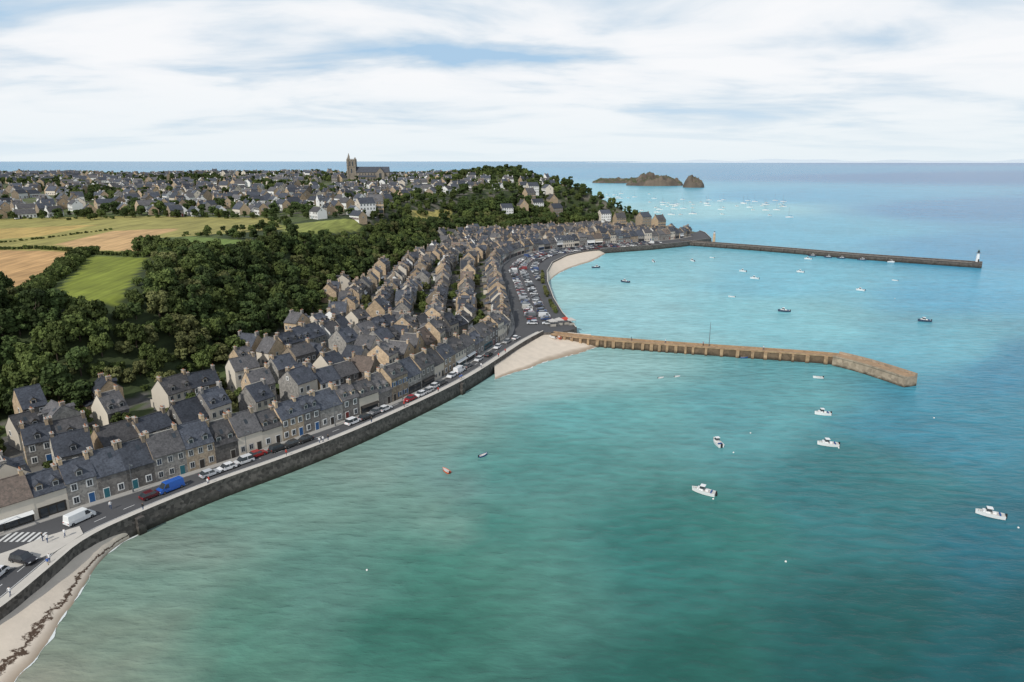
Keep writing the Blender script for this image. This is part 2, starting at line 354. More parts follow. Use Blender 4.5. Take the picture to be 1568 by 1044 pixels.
# ------------------------------------------------------------------ beaches
def sandmat(weed):
    m = mat('beach_sand_weed' if weed else 'beach_sand', (.7, .61, .5), (.56, .48, .39), scale=.4, amt=.2, bump=.3)
    nt = m.node_tree; N = nt.nodes; L = nt.links; p = N['Principled BSDF']; src = p.inputs['Base Color'].links[0].from_socket
    g = N.new('ShaderNodeNewGeometry'); s = N.new('ShaderNodeSeparateXYZ'); L.new(g.outputs['Position'], s.inputs[0])
    mr = N.new('ShaderNodeMapRange'); mr.inputs[1].default_value = .03+SEA; mr.inputs[2].default_value = .5+SEA; L.new(s.outputs[2], mr.inputs[0])
    mx = N.new('ShaderNodeMix'); mx.data_type = 'RGBA'; mx.inputs[6].default_value = (.33, .26, .19, 1); L.new(mr.outputs[0], mx.inputs[0]); L.new(src, mx.inputs[7]); out = mx.outputs[2]
    if weed:
        nz = N.new('ShaderNodeTexNoise'); nz.inputs['Scale'].default_value = .7; nz.inputs['Detail'].default_value = 8; nz.inputs['Roughness'].default_value = .7; L.new(g.outputs['Position'], nz.inputs['Vector'])
        ad = N.new('ShaderNodeMath'); ad.operation = 'MULTIPLY_ADD'; ad.inputs[1].default_value = 1.5; L.new(nz.outputs['Fac'], ad.inputs[0]); L.new(s.outputs[2], ad.inputs[2])
        sb = N.new('ShaderNodeMath'); sb.operation = 'SUBTRACT'; sb.inputs[1].default_value = 1.45+SEA; L.new(ad.outputs[0], sb.inputs[0])
        ab = N.new('ShaderNodeMath'); ab.operation = 'ABSOLUTE'; L.new(sb.outputs[0], ab.inputs[0])
        lt = N.new('ShaderNodeMapRange'); lt.inputs[1].default_value = .07; lt.inputs[2].default_value = .16; L.new(ab.outputs[0], lt.inputs[0])
        m3 = N.new('ShaderNodeMix'); m3.data_type = 'RGBA'; m3.inputs[6].default_value = (.08, .05, .032, 1); L.new(lt.outputs[0], m3.inputs[0]); L.new(out, m3.inputs[7]); out = m3.outputs[2]
    L.new(out, p.inputs['Base Color']); return m
FOAM = mat('foam', (.8, .83, .82), (.55, .6, .58), rough=.6, amt=.2, scale=1.5)
def beach(name, wallp, waterp, ztop, weed=False, n=90, k=24):
    waterp = chaikin(waterp, 2)
    Wp = np.array(resample(wallp, n)); Sp = np.array(resample(waterp, n))
    tt = np.linspace(-.06, 1.5, k)
    X = Wp[:, 0][None]*(1-tt[:, None])+Sp[:, 0][None]*tt[:, None]; Y = Wp[:, 1][None]*(1-tt[:, None])+Sp[:, 1][None]*tt[:, None]
    Z = SEA+ztop*(1-tt[:, None])+.0*X
    Z = Z+.05*np.sin(X*.9+Y*.4)*np.sin(Y*.7)+.04*np.sin(X*.37-Y*.5)
    me = mesh_grid(name, X, Y, Z); me.materials.append(sandmat(weed)); 
    if me.polygons[0].normal.z < 0: me.flip_normals()
    obj(name, me)
    f = MB(); rnd = random.Random(3); c = resample(waterp, 420); T = tang(c)
    ws = [max(.02, (.14+.12*math.sin(i*.07)+.1*math.sin(i*.23+2)+.06*rnd.random())) for i in range(len(c))]; os_ = [.1+.3*math.sin(i*.09)+.15*math.sin(i*.27+1)+rnd.uniform(-.03, .03) for i in range(len(c))]
    Pa = [(q[0]-t.y*(o-w_), q[1]+t.x*(o-w_)) for q, t, o, w_ in zip(c, T, os_, ws)]; Pb = [(q[0]-t.y*(o+w_), q[1]+t.x*(o+w_)) for q, t, o, w_ in zip(c, T, os_, ws)]
    for i in range(len(c)-1): f.face([(*Pa[i], SEA+.05), (*Pa[i+1], SEA+.05), (*Pb[i+1], SEA+.05), (*Pb[i], SEA+.05)], FOAM)
    obj('shore_foam', f.mesh('shore_foam'))
qm = [q for q in offset(Qmain, .1)]
beach('sandy_beach', [q for q in qm if 30 < q[1] < 120], [(-64, 30)]+[U(x, y, SEA) for x, y in [(34, 1038), (68, 990), (98, 945), (124, 905), (150, 862), (180, 834), (222, 812)]], 2.2, True)
beach('sandy_beach', [U(x, y, 5) for x, y in [(757, 556), (780, 540), (805, 522), (832, 508), (862, 506), (905, 510)]], [U(x, y, SEA) for x, y in [(758, 581), (785, 571), (812, 564), (835, 553), (862, 547), (885, 541), (918, 530)]], 2.5)
beach('sandy_beach', [U(x, y, 5) for x, y in [(838, 424), (838, 416), (846, 402), (868, 391), (895, 385), (930, 381)]], [U(x, y, SEA) for x, y in [(838, 434), (850, 421), (870, 411), (890, 405), (910, 399), (930, 386)]], 3.0)

# ------------------------------------------------------------------ houses
def house(name, w, d, h, wall, roof, rs, det=1, pitch=None, front=None):
    r = random.Random(rs); m = MB(); p = math.tan(math.radians(pitch or r.uniform(38, 47))); rh = d/2*p
    x0, x1, y0, y1 = -w/2, w/2, -d/2, d/2; zb = -2.5
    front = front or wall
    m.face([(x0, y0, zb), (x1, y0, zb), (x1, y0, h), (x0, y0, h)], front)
    m.face([(x1, y1, zb), (x0, y1, zb), (x0, y1, h), (x1, y1, h)], wall)
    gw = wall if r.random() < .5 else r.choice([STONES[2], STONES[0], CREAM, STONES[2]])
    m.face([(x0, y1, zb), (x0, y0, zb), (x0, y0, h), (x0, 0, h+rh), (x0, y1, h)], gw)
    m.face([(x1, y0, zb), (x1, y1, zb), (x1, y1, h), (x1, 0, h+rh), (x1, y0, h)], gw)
    o = .28; xo = .06; th = .14
    for s in (-1, 1):
        ye = s*(d/2+o); ze = h-o*p+.03; zr = h+rh+.03
        P = [(x0-xo, ye, ze), (x1+xo, ye, ze), (x1+xo, 0, zr), (x0-xo, 0, zr)]
        P2 = [(a, b, c+th) for a, b, c in P]
        if s > 0: P = [P[1], P[0], P[3], P[2]]; P2 = [P2[1], P2[0], P2[3], P2[2]]
        m.hexa(P+P2, roof)
    m.box(x0-xo, x1+xo, -.12, .12, h+rh+.1, h+rh+.24, TRIM if r.random() < .3 else roof)
    def MP(side, u, z, out):
        return {'f': (u, y0-out, z), 'b': (-u, y1+out, z), 'l': (x0-out, -u, z), 'r': (x1+out, u, z)}[side]
    def panel(side, u0, u1, z0, z1, o0, o1, mt):
        P = [MP(side, u0, z0, o1), MP(side, u1, z0, o1), MP(side, u1, z0, o0), MP(side, u0, z0, o0), MP(side, u0, z1, o1), MP(side, u1, z1, o1), MP(side, u1, z1, o0), MP(side, u0, z1, o0)]
        m.hexa(P, mt)
    tr = TRIM if wall in (WHITE, CREAM) or r.random() < .65 else FRAME
    shut = DOORS[r.randrange(4)] if r.random() < .15 else None
    def window(side, u, z, ww=.95, wh=1.3):
        panel(side, u-ww/2-.12, u+ww/2+.12, z-.12, z+wh+.12, 0, .04, tr)
        panel(side, u-ww/2, u+ww/2, z, z+wh, .041, .06, FRAME)
        panel(side, u-ww/2+.07, u-.03, z+.07, z+wh-.07, .061, .07, GLASS)
        panel(side, u+.03, u+ww/2-.07, z+.07, z+wh-.07, .061, .07, GLASS)
        if shut and side == 'f':
            panel(side, u-ww/2-.5, u-ww/2-.13, z, z+wh, .042, .08, shut); panel(side, u+ww/2+.13, u+ww/2+.5, z, z+wh, .042, .08, shut)
    ns = max(1, int(h//2.5)); sh = h/ns; nc = max(2, int(round(w/2.2)))
    for sd in ('f', 'b'):
        dk = r.randrange(nc); shop = (sd == 'f' and det and r.random() < .3)
        for st in range(ns):
            if st == 0 and shop:
                c = DOORS[r.choice([0, 1, 1, 1, 1, 2, 3])]
                panel(sd, x0+.4, x1-.4, 0, 2.3, 0, .08, c); 
                for q in range(3):
                    a0 = x0+.6+q*(w-1.2)/3; panel(sd, a0+.1, a0+(w-1.2)/3-.1, .35 if q else .05, 1.95, .081, .1, GLASS)
                if r.random() < .4:
                    zc = 2.35; a = [(x0+.4, y0-.1, zc), (x1-.4, y0-.1, zc), (x1-.4, y0-.95, zc-.45), (x0+.4, y0-.95, zc-.45)]
                    m.face(a[::-1], c if r.random() < .6 else FRAME)
                continue
            for k in range(nc):
                u = x0+w*(k+.5)/nc
                if st == 0 and k == dk:
                    panel(sd, u-.6, u+.6, 0, 2.2, 0, .04, tr); panel(sd, u-.48, u+.48, 0, 2.05, .041, .07, DOORS[r.choice([0, 1, 1, 1, 2, 3])])
                elif r.random() < .93: window(sd, u, st*sh+.85)
    for sd in ('l', 'r'):
        if r.random() < .5: window(sd, r.uniform(-1.2, 1.2), h-1.6, .8, 1.1)
        if r.random() < .4: window(sd, r.uniform(-.8, .8), h+.6, .7, .9)
        if r.random() < .4 and h > 5: window(sd, r.uniform(-1.6, 1.6), 1.1, .8, 1.1)
    if det:
        nd = r.choice([0, 0, 1, 2, 2]); nd = min(nd, int(w//2.4))
        for sgn in ((-1,) if r.random() < .6 else (-1, 1)):
            for k in range(nd):
                u = x0+w*(k+.5)/max(nd, 1); yf = sgn*(d/2-.55); zt = h+1.6; yb = sgn*max(.1, d/2-1.6/p-.3)
                zf = h+.2
                a, b = min(yf, yb), max(yf, yb)
                m.box(u-.6, u+.6, a, b, zf, zt, wall if r.random() < .5 else roof)
                g0 = yf+sgn*.02; g1 = yf+sgn*.04
                q = [(u-.48, g0, zf+.38), (u+.48, g0, zf+.38), (u+.48, g0, zt-.06), (u-.48, g0, zt-.06)]; m.face(q if sgn < 0 else q[::-1], FRAME)
                q = [(u-.4, g1, zf+.46), (u+.4, g1, zf+.46), (u+.4, g1, zt-.14), (u-.4, g1, zt-.14)]
                m.face(q if sgn < 0 else q[::-1], GLASS)
                ys_ = sgn*(d/2-.3); ye_ = sgn*max(0.05, d/2-2.2/p-.4); zr = min(zt+.6, h+rh-.1)
                for s2 in (-1, 1):
                    q = [(u+s2*.82, ys_, zt-.05), (u, ys_, zr), (u, ye_, zr), (u+s2*.82, ye_, zt-.05)]
                    q2 = [(a_, b_, c_+.09) for a_, b_, c_ in q]; m.hexa(q+q2, roof)
                q = [(u-.62, yf, zt), (u+.62, yf, zt), (u, yf, zr-.05)]
                m.face(q if sgn < 0 else q[::-1], wall)
        for _ in range(r.choice([0, 1, 1, 2])):
            sg = r.choice((-1, 1)); u = r.uniform(x0+1, x1-1); k = r.uniform(.45, .7); y = sg*d/2*(1-k); z = h+rh*k+.2; e1 = .4*p if sg < 0 else -.4*p
            m.face([(u-.35, y-.4, z-e1+.03), (u+.35, y-.4, z-e1+.03), (u+.35, y+.4, z+e1+.03), (u-.35, y+.4, z+e1+.03)], GLASS)
        if r.random() < .3:
            hw = w*r.uniform(.25, .4); hx = r.uniform(x0+hw, x1-hw); hh = min(h-.5, 3.1)
            m.box(hx-hw, hx+hw, y1-.1, y1+2.6, zb, hh-.9, wall)
            m.hexa([(hx-hw-.1, y1-.05, hh-.1), (hx+hw+.1, y1-.05, hh-.1), (hx+hw+.1, y1+2.8, hh-.98), (hx-hw-.1, y1+2.8, hh-.98), (hx-hw-.1, y1-.05, hh), (hx+hw+.1, y1-.05, hh), (hx+hw+.1, y1+2.8, hh-.88), (hx-hw-.1, y1+2.8, hh-.88)], roof)
    cm = STONES[r.choice([0, 2, 1, 0])] if wall is not WHITE or r.random() < .5 else WHITE
    for sx_ in (-1, 1):
        if r.random() < (.8 if det else .6):
            cx = sx_*(w/2-.42); yy = r.uniform(-.25, .25); cw_ = r.uniform(.45, .8); ht = h+rh+r.uniform(.5, 1.1)
            m.box(cx-.32, cx+.32, yy-cw_, yy+cw_, h+rh*.5, ht, cm)
            m.box(cx-.38, cx+.38, yy-cw_-.06, yy+cw_+.06, ht, ht+.12, TRIM)
            for q in range(r.choice([1, 2, 3])): m.cyl((cx, yy-cw_*.6+q*.45), .12, .09, ht+.12, ht+.45, POT, 6)
    return m.mesh(name)

def wallpick(r, white=.25):
    x = r.random()
    if x < white: return WHITE
    if x < white+.1: return CREAM
    return r.choice(STONES+[STONES[1], DARKST])
R = random.Random(5)
VN = []
for i in range(70):
    w_ = R.uniform(4.8, 8.); d_ = R.uniform(6.2, 8.2); h_ = R.choice([4., 4.6, 5.1, 5.5, 5.8, 6., 5.2, 5.2, 7.1])+R.uniform(-.3, .3); wl = wallpick(R, .17)
    fr = wl if wl in (WHITE, CREAM) else R.choice([DARKST, DARKST, STONES[1], STONES[1], STONES[0], CREAM])  # stone fronts mostly darker: shade of the sea-facing side put into the colour
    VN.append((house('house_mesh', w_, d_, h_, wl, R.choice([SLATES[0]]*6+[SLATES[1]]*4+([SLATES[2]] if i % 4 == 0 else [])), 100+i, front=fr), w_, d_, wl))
VF = []
for i in range(22):
    w_ = R.uniform(8, 13); d_ = R.uniform(6.5, 8.5); h_ = R.uniform(3, 5.5); wl = WHITE if R.random() < .62 else (CREAM if R.random() < .3 else R.choice(STONES))
    VF.append((house('village_house_mesh', w_, d_, h_, wl, R.choice([SLATES[0]]*7+[SLATES[1]]*3), 300+i, 0), w_, d_, wl))
placed = []
def put_house(V, x, y, rz, z=None):
    me, w_, d_, wl = V
    z = h1(x, y) if z is None else z
    obj('white_house' if wl in (WHITE, CREAM) else 'stone_house', me, (x, y, z+.05), rz); placed.append((x, y))
rows = [0.6, 15.5, 28, 41, 54, 67, 80, 93]
for ri, off in enumerate(rows):
    line = chaikin(offset(Fl, off), 2); Ltot = plen(line); s = 120.; jit = 0.; jy = 0.; last = None
    while s < Ltot-3:
        V = R.choice(VN)
        if V[3] in (WHITE, CREAM) and last in (WHITE, CREAM): V = R.choice([v for v in VN if v[3] not in (WHITE, CREAM)])
        last = V[3]; w_, d_ = V[1], V[2]
        (x, y), t = at(line, s+w_/2)
        if ri and R.random() < .22: jit = R.uniform(-2.2, 2.2); jy = R.uniform(-.16, .16)
        cx, cy = x-t[1]*(d_/2+jit), y+t[0]*(d_/2+jit); rz = math.atan2(t[1], t[0])+(jy+R.uniform(-.03, .03) if ri else 0)
        s += w_+(0 if ri == 0 or R.random() < .6 else R.uniform(1.5, 6))
        if ri and R.random() < (.3 if (cy < 195 and ri >= 1) else .1): continue
        inh = bool(inside(np.array([cx]), np.array([cy]), HILL)[0]); dd = float(seg_dist(np.array([cx]), np.array([cy]), BASE)[0])
        if (inh and dd > (2 if cy < 520 else 14)) or (not inh and dd < 4 and cy < 450): continue
        if ri:
            if min((cx-a)**2+(cy-b)**2 for a, b in placed) < 6.0**2: continue
            if float(seg_dist(np.array([cx]), np.array([cy]), Fs)[0]) < d_/2+.5: continue
            if R.random() < .28 and abs(w_-d_) < 2.6: rz += math.pi/2
        put_house(V, cx, cy, rz, h1(cx, cy) if inh else 4.95)
BIG = house('villa_mesh', 13, 10, 9, STONES[0], SLATES[0], 901); BIG2 = house('villa_mesh', 11, 9, 8.5, STONES[2], SLATES[1], 902); BIG3 = house('villa_mesh', 12, 9, 8, WHITE, SLATES[0], 903)
for px, py, v in [(905, 354, 0), (948, 346, 1), (985, 345, 0), (1008, 350, 1), (845, 318, 1), (822, 322, 2), (800, 326, 1), (775, 330, 2), (850, 332, 0), (838, 300, 2), (810, 308, 1), (925, 338, 2), (560, 328, 2), (575, 326, 1), (815, 296, 2)]:
    x, y = hit(px, py); 
    if min((x-a)**2+(y-b)**2 for a, b in placed) > 50: obj('seafront_villa', (BIG, BIG2, BIG3)[v], (x, y, h1(x, y)), math.radians(R.choice([35, 20, 110]))); placed.append((x, y))
ty = 470.
pts = []
while ty < 1230:
    sp = 18 if ty < 750 else 24
    tx = -.95*ty-60
    while tx < 120:
        pts.append((tx+R.uniform(-6, 6), ty+R.uniform(-6, 6))); tx += sp
    ty += sp
PX = np.array([q[0] for q in pts]); PY = np.array([q[1] for q in pts])
ok = inside(PX, PY, HILL) & (seg_dist(PX, PY, BASE) > np.where(PX > -90, 75, 34)) & (seg_dist(PX, PY, BACK) > 36) & ~inside(PX, PY, FOREST) & (np.hypot(PX+5, PY-960) > 60)
for poly, c in FP: ok &= ~inside(PX, PY, poly)
dens = np.sin(PX/63+2)*np.sin(PY/57)+.5*np.sin(PX/27-PY/33)
ok &= (dens > -.55)
HH = height(PX, PY)
for x, y, k, hh in zip(PX, PY, ok, HH):
    if not k or (abs(x+178) < 42 and abs(y-905) < 30) or R.random() < .06: continue
    if min((x-a)**2+(y-b)**2 for a, b in placed[-60:]) < 130: continue
    rz = .5*math.sin(x/150)+.4*math.sin(y/110)+R.choice([0, math.pi/2, 0])+R.uniform(-.2, .2)
    V = R.choice(VF) if R.random() < .8 else R.choice(VN)
    put_house(V, x, y, rz, float(hh)-.2)

# ------------------------------------------------------------------ church
m = MB(); CS = mat('church_stone', (.27, .235, .19), (.17, .15, .125), scale=.4, amt=.2, cells=1.); SR = SLATES[0]
m.box(-4.6, 4.6, -4.6, 4.6, -4, 27, CS)
for z in (9, 18, 26.6): m.box(-4.9, 4.9, -4.9, 4.9, z, z+.5, CS)
for sx_ in (-1, 1):
    for sy_ in (-1, 1):
        m.box(sx_*4.6-.9, sx_*4.6+.9, sy_*4.6-.9, sy_*4.6+.9, -4, 27.8, CS)
        m.cyl((sx_*4.4, sy_*4.4), .8, .08, 27.8, 30.5, CS, 8)
m.cyl((-3.9, 3.9), 1.4, 1.2, 27, 30.5, CS, 8); m.cyl((-3.9, 3.9), 1.4, .05, 30.5, 35.5, CS, 8)
for k in range(-3, 4):
    for s in (-1, 1):
        m.box(k*1.2-.3, k*1.2+.3, s*4.7-.15, s*4.7+.15, 27.1, 28.3, CS); m.box(s*4.7-.15, s*4.7+.15, k*1.2-.3, k*1.2+.3, 27.1, 28.3, CS)
for u in (-1.7, 1.7):
    m.box(u-.8, u+.8, -4.68, -4.6, 19.5, 25.2, GLASS); m.box(-4.68, -4.6, u-.8, u+.8, 19.5, 25.2, GLASS); m.box(4.6, 4.68, u-.8, u+.8, 19.5, 25.2, GLASS)
m.box(-.9, .9, -4.68, -4.6, 11, 16.5, GLASS)
def gable(x0, x1, y0, y1, zb, h, rh, axis):
    if axis == 'x':
        ym = (y0+y1)/2; m.box(x0, x1, y0, y1, zb, h, CS)
        for e_, s in ((x0, 1), (x1, -1)): q = [(e_, y1, h), (e_, y0, h), (e_, ym, h+rh)]; m.face(q if s > 0 else q[::-1], CS)
        m.hexa([(x0-.2, y0-.4, h-.2), (x1+.2, y0-.4, h-.2), (x1+.2, ym, h+rh), (x0-.2, ym, h+rh), (x0-.2, y0-.4, h+.1), (x1+.2, y0-.4, h+.1), (x1+.2, ym, h+rh+.3), (x0-.2, ym, h+rh+.3)], SR)
        m.hexa([(x1+.2, y1+.4, h-.2), (x0-.2, y1+.4, h-.2), (x0-.2, ym, h+rh), (x1+.2, ym, h+rh), (x1+.2, y1+.4, h+.1), (x0-.2, y1+.4, h+.1), (x0-.2, ym, h+rh+.3), (x1+.2, ym, h+rh+.3)], SR)
    else:
        xm = (x0+x1)/2; m.box(x0, x1, y0, y1, zb, h, CS)
        for e_, s in ((y0, 1), (y1, -1)): q = [(x0, e_, h), (x1, e_, h), (xm, e_, h+rh)]; m.face(q if s > 0 else q[::-1], CS)
        for xa, xb in ((x0-.4, xm), (x1+.4, xm)):
            P = [(xa, y0-.2, h-.2), (xb, y0-.2, h+rh), (xb, y1+.2, h+rh), (xa, y1+.2, h-.2)]; m.hexa(P+[(a, b, c+.3) for a, b, c in P], SR)
gable(4.7, 46, -5, 5, -4, 12, 6.5, 'x'); gable(31, 41, -12, 12, -4, 11.5, 6, 'y')
gable(8, 30, -9.5, -5.1, -4, 6.5, 1.5, 'x'); gable(8, 30, 5.1, 9.5, -4, 6.5, 1.5, 'x')
for k in range(6):
    x = 10+k*3.6; m.box(x-.6, x+.6, -9.58, -9.5, 2, 5.6, GLASS); m.box(x-.5, x+.5, -5.08, -5.0, 8.6, 11, GLASS)
m.box(34.4, 37.6, -12.08, -12, 3, 11, GLASS)
for k in range(7): x = 8+k*3.6; m.box(x-.25, x+.25, -10.4, -9.5, -4, 6, CS, ty=.1)
cx, cy = -200, 880
obj('parish_church', m.mesh('parish_church'), (cx, cy, h1(cx, cy)+.5), math.radians(4))

# ------------------------------------------------------------------ trees
def leafmat(name, a, b):
    return mat(name, a, b, scale=.45, amt=.4, rand=.4, rough=.75, spec=.15)
LEAF = [leafmat('foliage_dark', (.036, .058, .02), (.066, .093, .028)), leafmat('foliage_mid', (.06, .088, .025), (.1, .122, .035)), leafmat('foliage_olive', (.1, .115, .04), (.15, .15, .06))]
BARK = mat('bark', (.09, .07, .05), (.05, .04, .03))
pcoll = bpy.data.collections.new('tree_library')
def tree(seed, hgt, rad, leaf, low=.22, nb=20, per=115, fs=.34):
    r = np.random.default_rng(seed); mb = MB()
    mb.cyl((0, 0), .3, .16, -1, hgt*.5, BARK, 7)
    bl = []
    for k in range(nb):
        a = r.uniform(0, 2*math.pi); q = math.sqrt(r.uniform(0, 1)); zz = r.uniform(low, .9)
        env = rad*math.sin(math.pi*min(1, (1-zz)/(1-low)*.62+.12))**.6
        bl.append((q*env*.8*math.cos(a), q*env*.8*math.sin(a), zz*hgt, r.uniform(.24, .42)*rad))
    for bx, by, bz, br in bl[:7]:
        d0 = Vector((bx, by, bz-hgt*.3)); s_ = Vector((0, 0, hgt*.3)); pr = Vector((-d0.y, d0.x, 0)).normalized()*.1 if d0.xy.length > .01 else Vector((.1, 0, 0)); e_ = s_+d0
        mb.face([s_-pr, s_+pr, e_+pr*.3, e_-pr*.3], BARK)
    for bx, by, bz, br in bl:
        n = per; dr = r.normal(size=(n, 3)); dr /= np.linalg.norm(dr, axis=1)[:, None]; dr[:, 2] = np.where(dr[:, 2] < -.5, -dr[:, 2], dr[:, 2])
        rr = br*(r.uniform(.55, 1.22, n)); c = np.array([bx, by, bz])+dr*rr[:, None]*np.array([1, 1, .85])
        nn = dr+r.normal(0, .45, (n, 3)); nn /= np.linalg.norm(nn, axis=1)[:, None]
        up_ = r.normal(size=(n, 3)); t1 = np.cross(nn, up_); t1 /= np.linalg.norm(t1, axis=1)[:, None]; t2 = np.cross(nn, t1)
        s = r.uniform(.6, 1.3, n)[:, None]*fs
        for i in range(n):
            mb.face([c[i]-t1[i]*s[i]-t2[i]*s[i]*.6, c[i]+t1[i]*s[i]*.8-t2[i]*s[i], c[i]+t1[i]*s[i]+t2[i]*s[i]*.7, c[i]-t1[i]*s[i]*.5+t2[i]*s[i]], leaf)
    return mb.mesh('tree_crown')
protos = [tree(1, 9, 3.4, LEAF[0]), tree(2, 7.5, 3.6, LEAF[1]), tree(3, 9.5, 3.2, LEAF[0]), tree(4, 6.8, 3.3, LEAF[2]), tree(5, 8.4, 3.9, LEAF[1], nb=24), tree(6, 11, 2.5, LEAF[0], low=.12, nb=22), tree(7, 3.6, 2.6, LEAF[1], low=.1, nb=12, per=110, fs=.28)]
for i, pm in enumerate(protos):
    o = bpy.data.objects.new('t%02d_tree' % i, pm); pcoll.objects.link(o)
def scatter(name, P, S, I):
    n = len(P); me = bpy.data.meshes.new(name); me.from_pydata([tuple(p) for p in P], [], [])
    a = me.attributes.new('scl', 'FLOAT_VECTOR', 'POINT'); a.data.foreach_set('vector', np.array([(s, s, s*random.uniform(.85, 1.15)) for s in S], np.float32).ravel())
    a = me.attributes.new('rot', 'FLOAT_VECTOR', 'POINT'); a.data.foreach_set('vector', np.array([(0, 0, random.uniform(0, 6.28)) for s in S], np.float32).ravel())
    a = me.attributes.new('idx', 'INT', 'POINT'); a.data.foreach_set('value', np.array(I, np.int32))
    o = obj(name, me); ng = bpy.data.node_groups.new(name+'_scatter', 'GeometryNodeTree')
    ng.interface.new_socket('Geometry', in_out='INPUT', socket_type='NodeSocketGeometry'); ng.interface.new_socket('Geometry', in_out='OUTPUT', socket_type='NodeSocketGeometry')
    gi = ng.nodes.new('NodeGroupInput'); go = ng.nodes.new('NodeGroupOutput'); ip = ng.nodes.new('GeometryNodeInstanceOnPoints'); ci = ng.nodes.new('GeometryNodeCollectionInfo')
    ci.inputs['Collection'].default_value = pcoll; ci.inputs['Separate Children'].default_value = True; ci.inputs['Reset Children'].default_value = True
    ng.links.new(gi.outputs[0], ip.inputs['Points']); ng.links.new(ci.outputs[0], ip.inputs['Instance']); ip.inputs['Pick Instance'].default_value = True
    for nm, dt, sk in (('scl', 'FLOAT_VECTOR', 'Scale'), ('rot', 'FLOAT_VECTOR', 'Rotation'), ('idx', 'INT', 'Instance Index')):
        na = ng.nodes.new('GeometryNodeInputNamedAttribute'); na.data_type = dt; na.inputs['Name'].default_value = nm
        ng.links.new([s for s in na.outputs if s.enabled and s.name == 'Attribute'][0], ip.inputs[sk])
    ng.links.new(ip.outputs[0], go.inputs[0]); md = o.modifiers.new('scatter', 'NODES'); md.node_group = ng; return o
gx, gy = np.meshgrid(np.arange(-460, 120, 4.8), np.arange(100, 800, 4.8)); gx = gx.ravel()+rng.uniform(-2.2, 2.2, gx.size); gy = gy.ravel()+rng.uniform(-2.2, 2.2, gy.size)
k = inside(gx, gy, FOREST) & inside(gx, gy, HILL) & (seg_dist(gx, gy, BASE) > 3)
fd = np.full(gx.shape, 99.)
for poly, c in FP:
    k &= ~inside(gx, gy, poly); fd = np.minimum(fd, seg_dist(gx, gy, poly+[poly[0]]))
k &= fd > 2.5
ph = np.array(placed)
dh = np.array([np.min((ph[:, 0]-a)**2+(ph[:, 1]-b)**2) for a, b in zip(gx[k], gy[k])]); gx, gy, fdk = gx[k], gy[k], fd[k]
kk = (dh > 6.0**2) & (rng.random(len(gx)) < .97); gx, gy, fdk = gx[kk], gy[kk], fdk[kk]; gz = height(gx, gy)
pn = np.sin(gx/17+1)*np.sin(gy/23)+.6*np.sin(gx/9-gy/11)+rng.normal(0, .35, len(gx))
S = rng.uniform(.6, 1.2, len(gx))*np.where(fdk < 9, .6, 1.)*np.where(pn > .9, .75, 1.)
I = np.where(pn > .7, rng.choice([3, 3, 1, 6], len(gx)), np.where(pn < -.5, rng.choice([0, 2, 5, 0, 1], len(gx)), rng.choice([0, 1, 1, 2, 4, 4, 3], len(gx))))
scatter('hillside_woodland', list(zip(gx, gy, gz-.3)), S, I)
P = []; S = []; I = []
def hedge(px, wd, sc, ids, step=2.2):
    line = [hit(*q) for q in px]; Lh = plen(line); s = 0
    while s < Lh:
        (x, y), t = at(line, s); o = random.uniform(-wd, wd); P.append((x-t[1]*o, y+t[0]*o, 0)); S.append(random.uniform(.65, 1.25)*sc); I.append(random.choice(ids)); s += step*random.uniform(.6, 1.4)
for _ in range(3): hedge([(134, 388), (96, 416), (56, 445), (20, 466), (-60, 500)], 2.5, .95, [6, 6, 6], 2)
hedge([(140, 389), (222, 393)], .6, .6, [6]); hedge([(-200, 381), (60, 381), (130, 386)], .5, .5, [6]); hedge([(170, 352), (60, 366), (-100, 380)], .4, .35, [6])
for _ in range(3): hedge([(222, 384), (250, 388), (292, 392)], 6, .7, [1, 4, 0], 6)
for _ in range(2): hedge([(283, 361), (340, 361), (392, 367), (428, 364)], 5, .5, [1, 4, 0, 6], 6)
for _ in range(3): hedge([(-300, 332), (0, 333), (160, 334), (300, 331), (430, 334)], 12, .62, [0, 1, 4, 6, 2], 7)
hedge([(345, 355), (430, 350), (430, 338)], 5, .55, [0, 1, 4], 5); hedge([(550, 335), (620, 320), (700, 318)], 8, .7, [0, 1, 4], 5)
P = np.array(P); P[:, 2] = height(P[:, 0], P[:, 1])-.2; scatter('hedgerow', P, S, I)
gx, gy = np.meshgrid(np.arange(-1250, 170, 10), np.arange(470, 1400, 10)); gx = gx.ravel()+rng.uniform(-4.5, 4.5, gx.size); gy = gy.ravel()+rng.uniform(-4.5, 4.5, gy.size)
k = inside(gx, gy, HILL) & (seg_dist(gx, gy, BASE) > 10) & (seg_dist(gx, gy, BACK) > 10) & (gx > -.98*gy-60)
for poly, c in FP: k &= ~inside(gx, gy, poly)
dn = np.sin(gx/41+1)*np.sin(gy/37)+.6*np.sin(gx/19+gy/23)
head = (gx > -90) & (seg_dist(gx, gy, BASE) < 90)
k &= (dn > -.05) | (gy > 1180) | ((gx > -30) & (dn > -.9)) | (np.hypot(gx+10, gy-960) < 85) | head
gx, gy = gx[k], gy[k]; dh = np.array([np.min((ph[:, 0]-a)**2+(ph[:, 1]-b)**2) for a, b in zip(gx, gy)]); kk = dh > 7.5**2; gx, gy = gx[kk], gy[kk]
big = (np.hypot(gx+10, gy-960) < 100) | (gx > 0)
scatter('town_trees', list(zip(gx, gy, height(gx, gy)-.3)), rng.uniform(.45, 1., len(gx))*np.where(gy > 1180, .8, 1.)*np.where(big, 1.25, 1.), rng.choice([0, 1, 2, 4, 5], len(gx)))
P = []
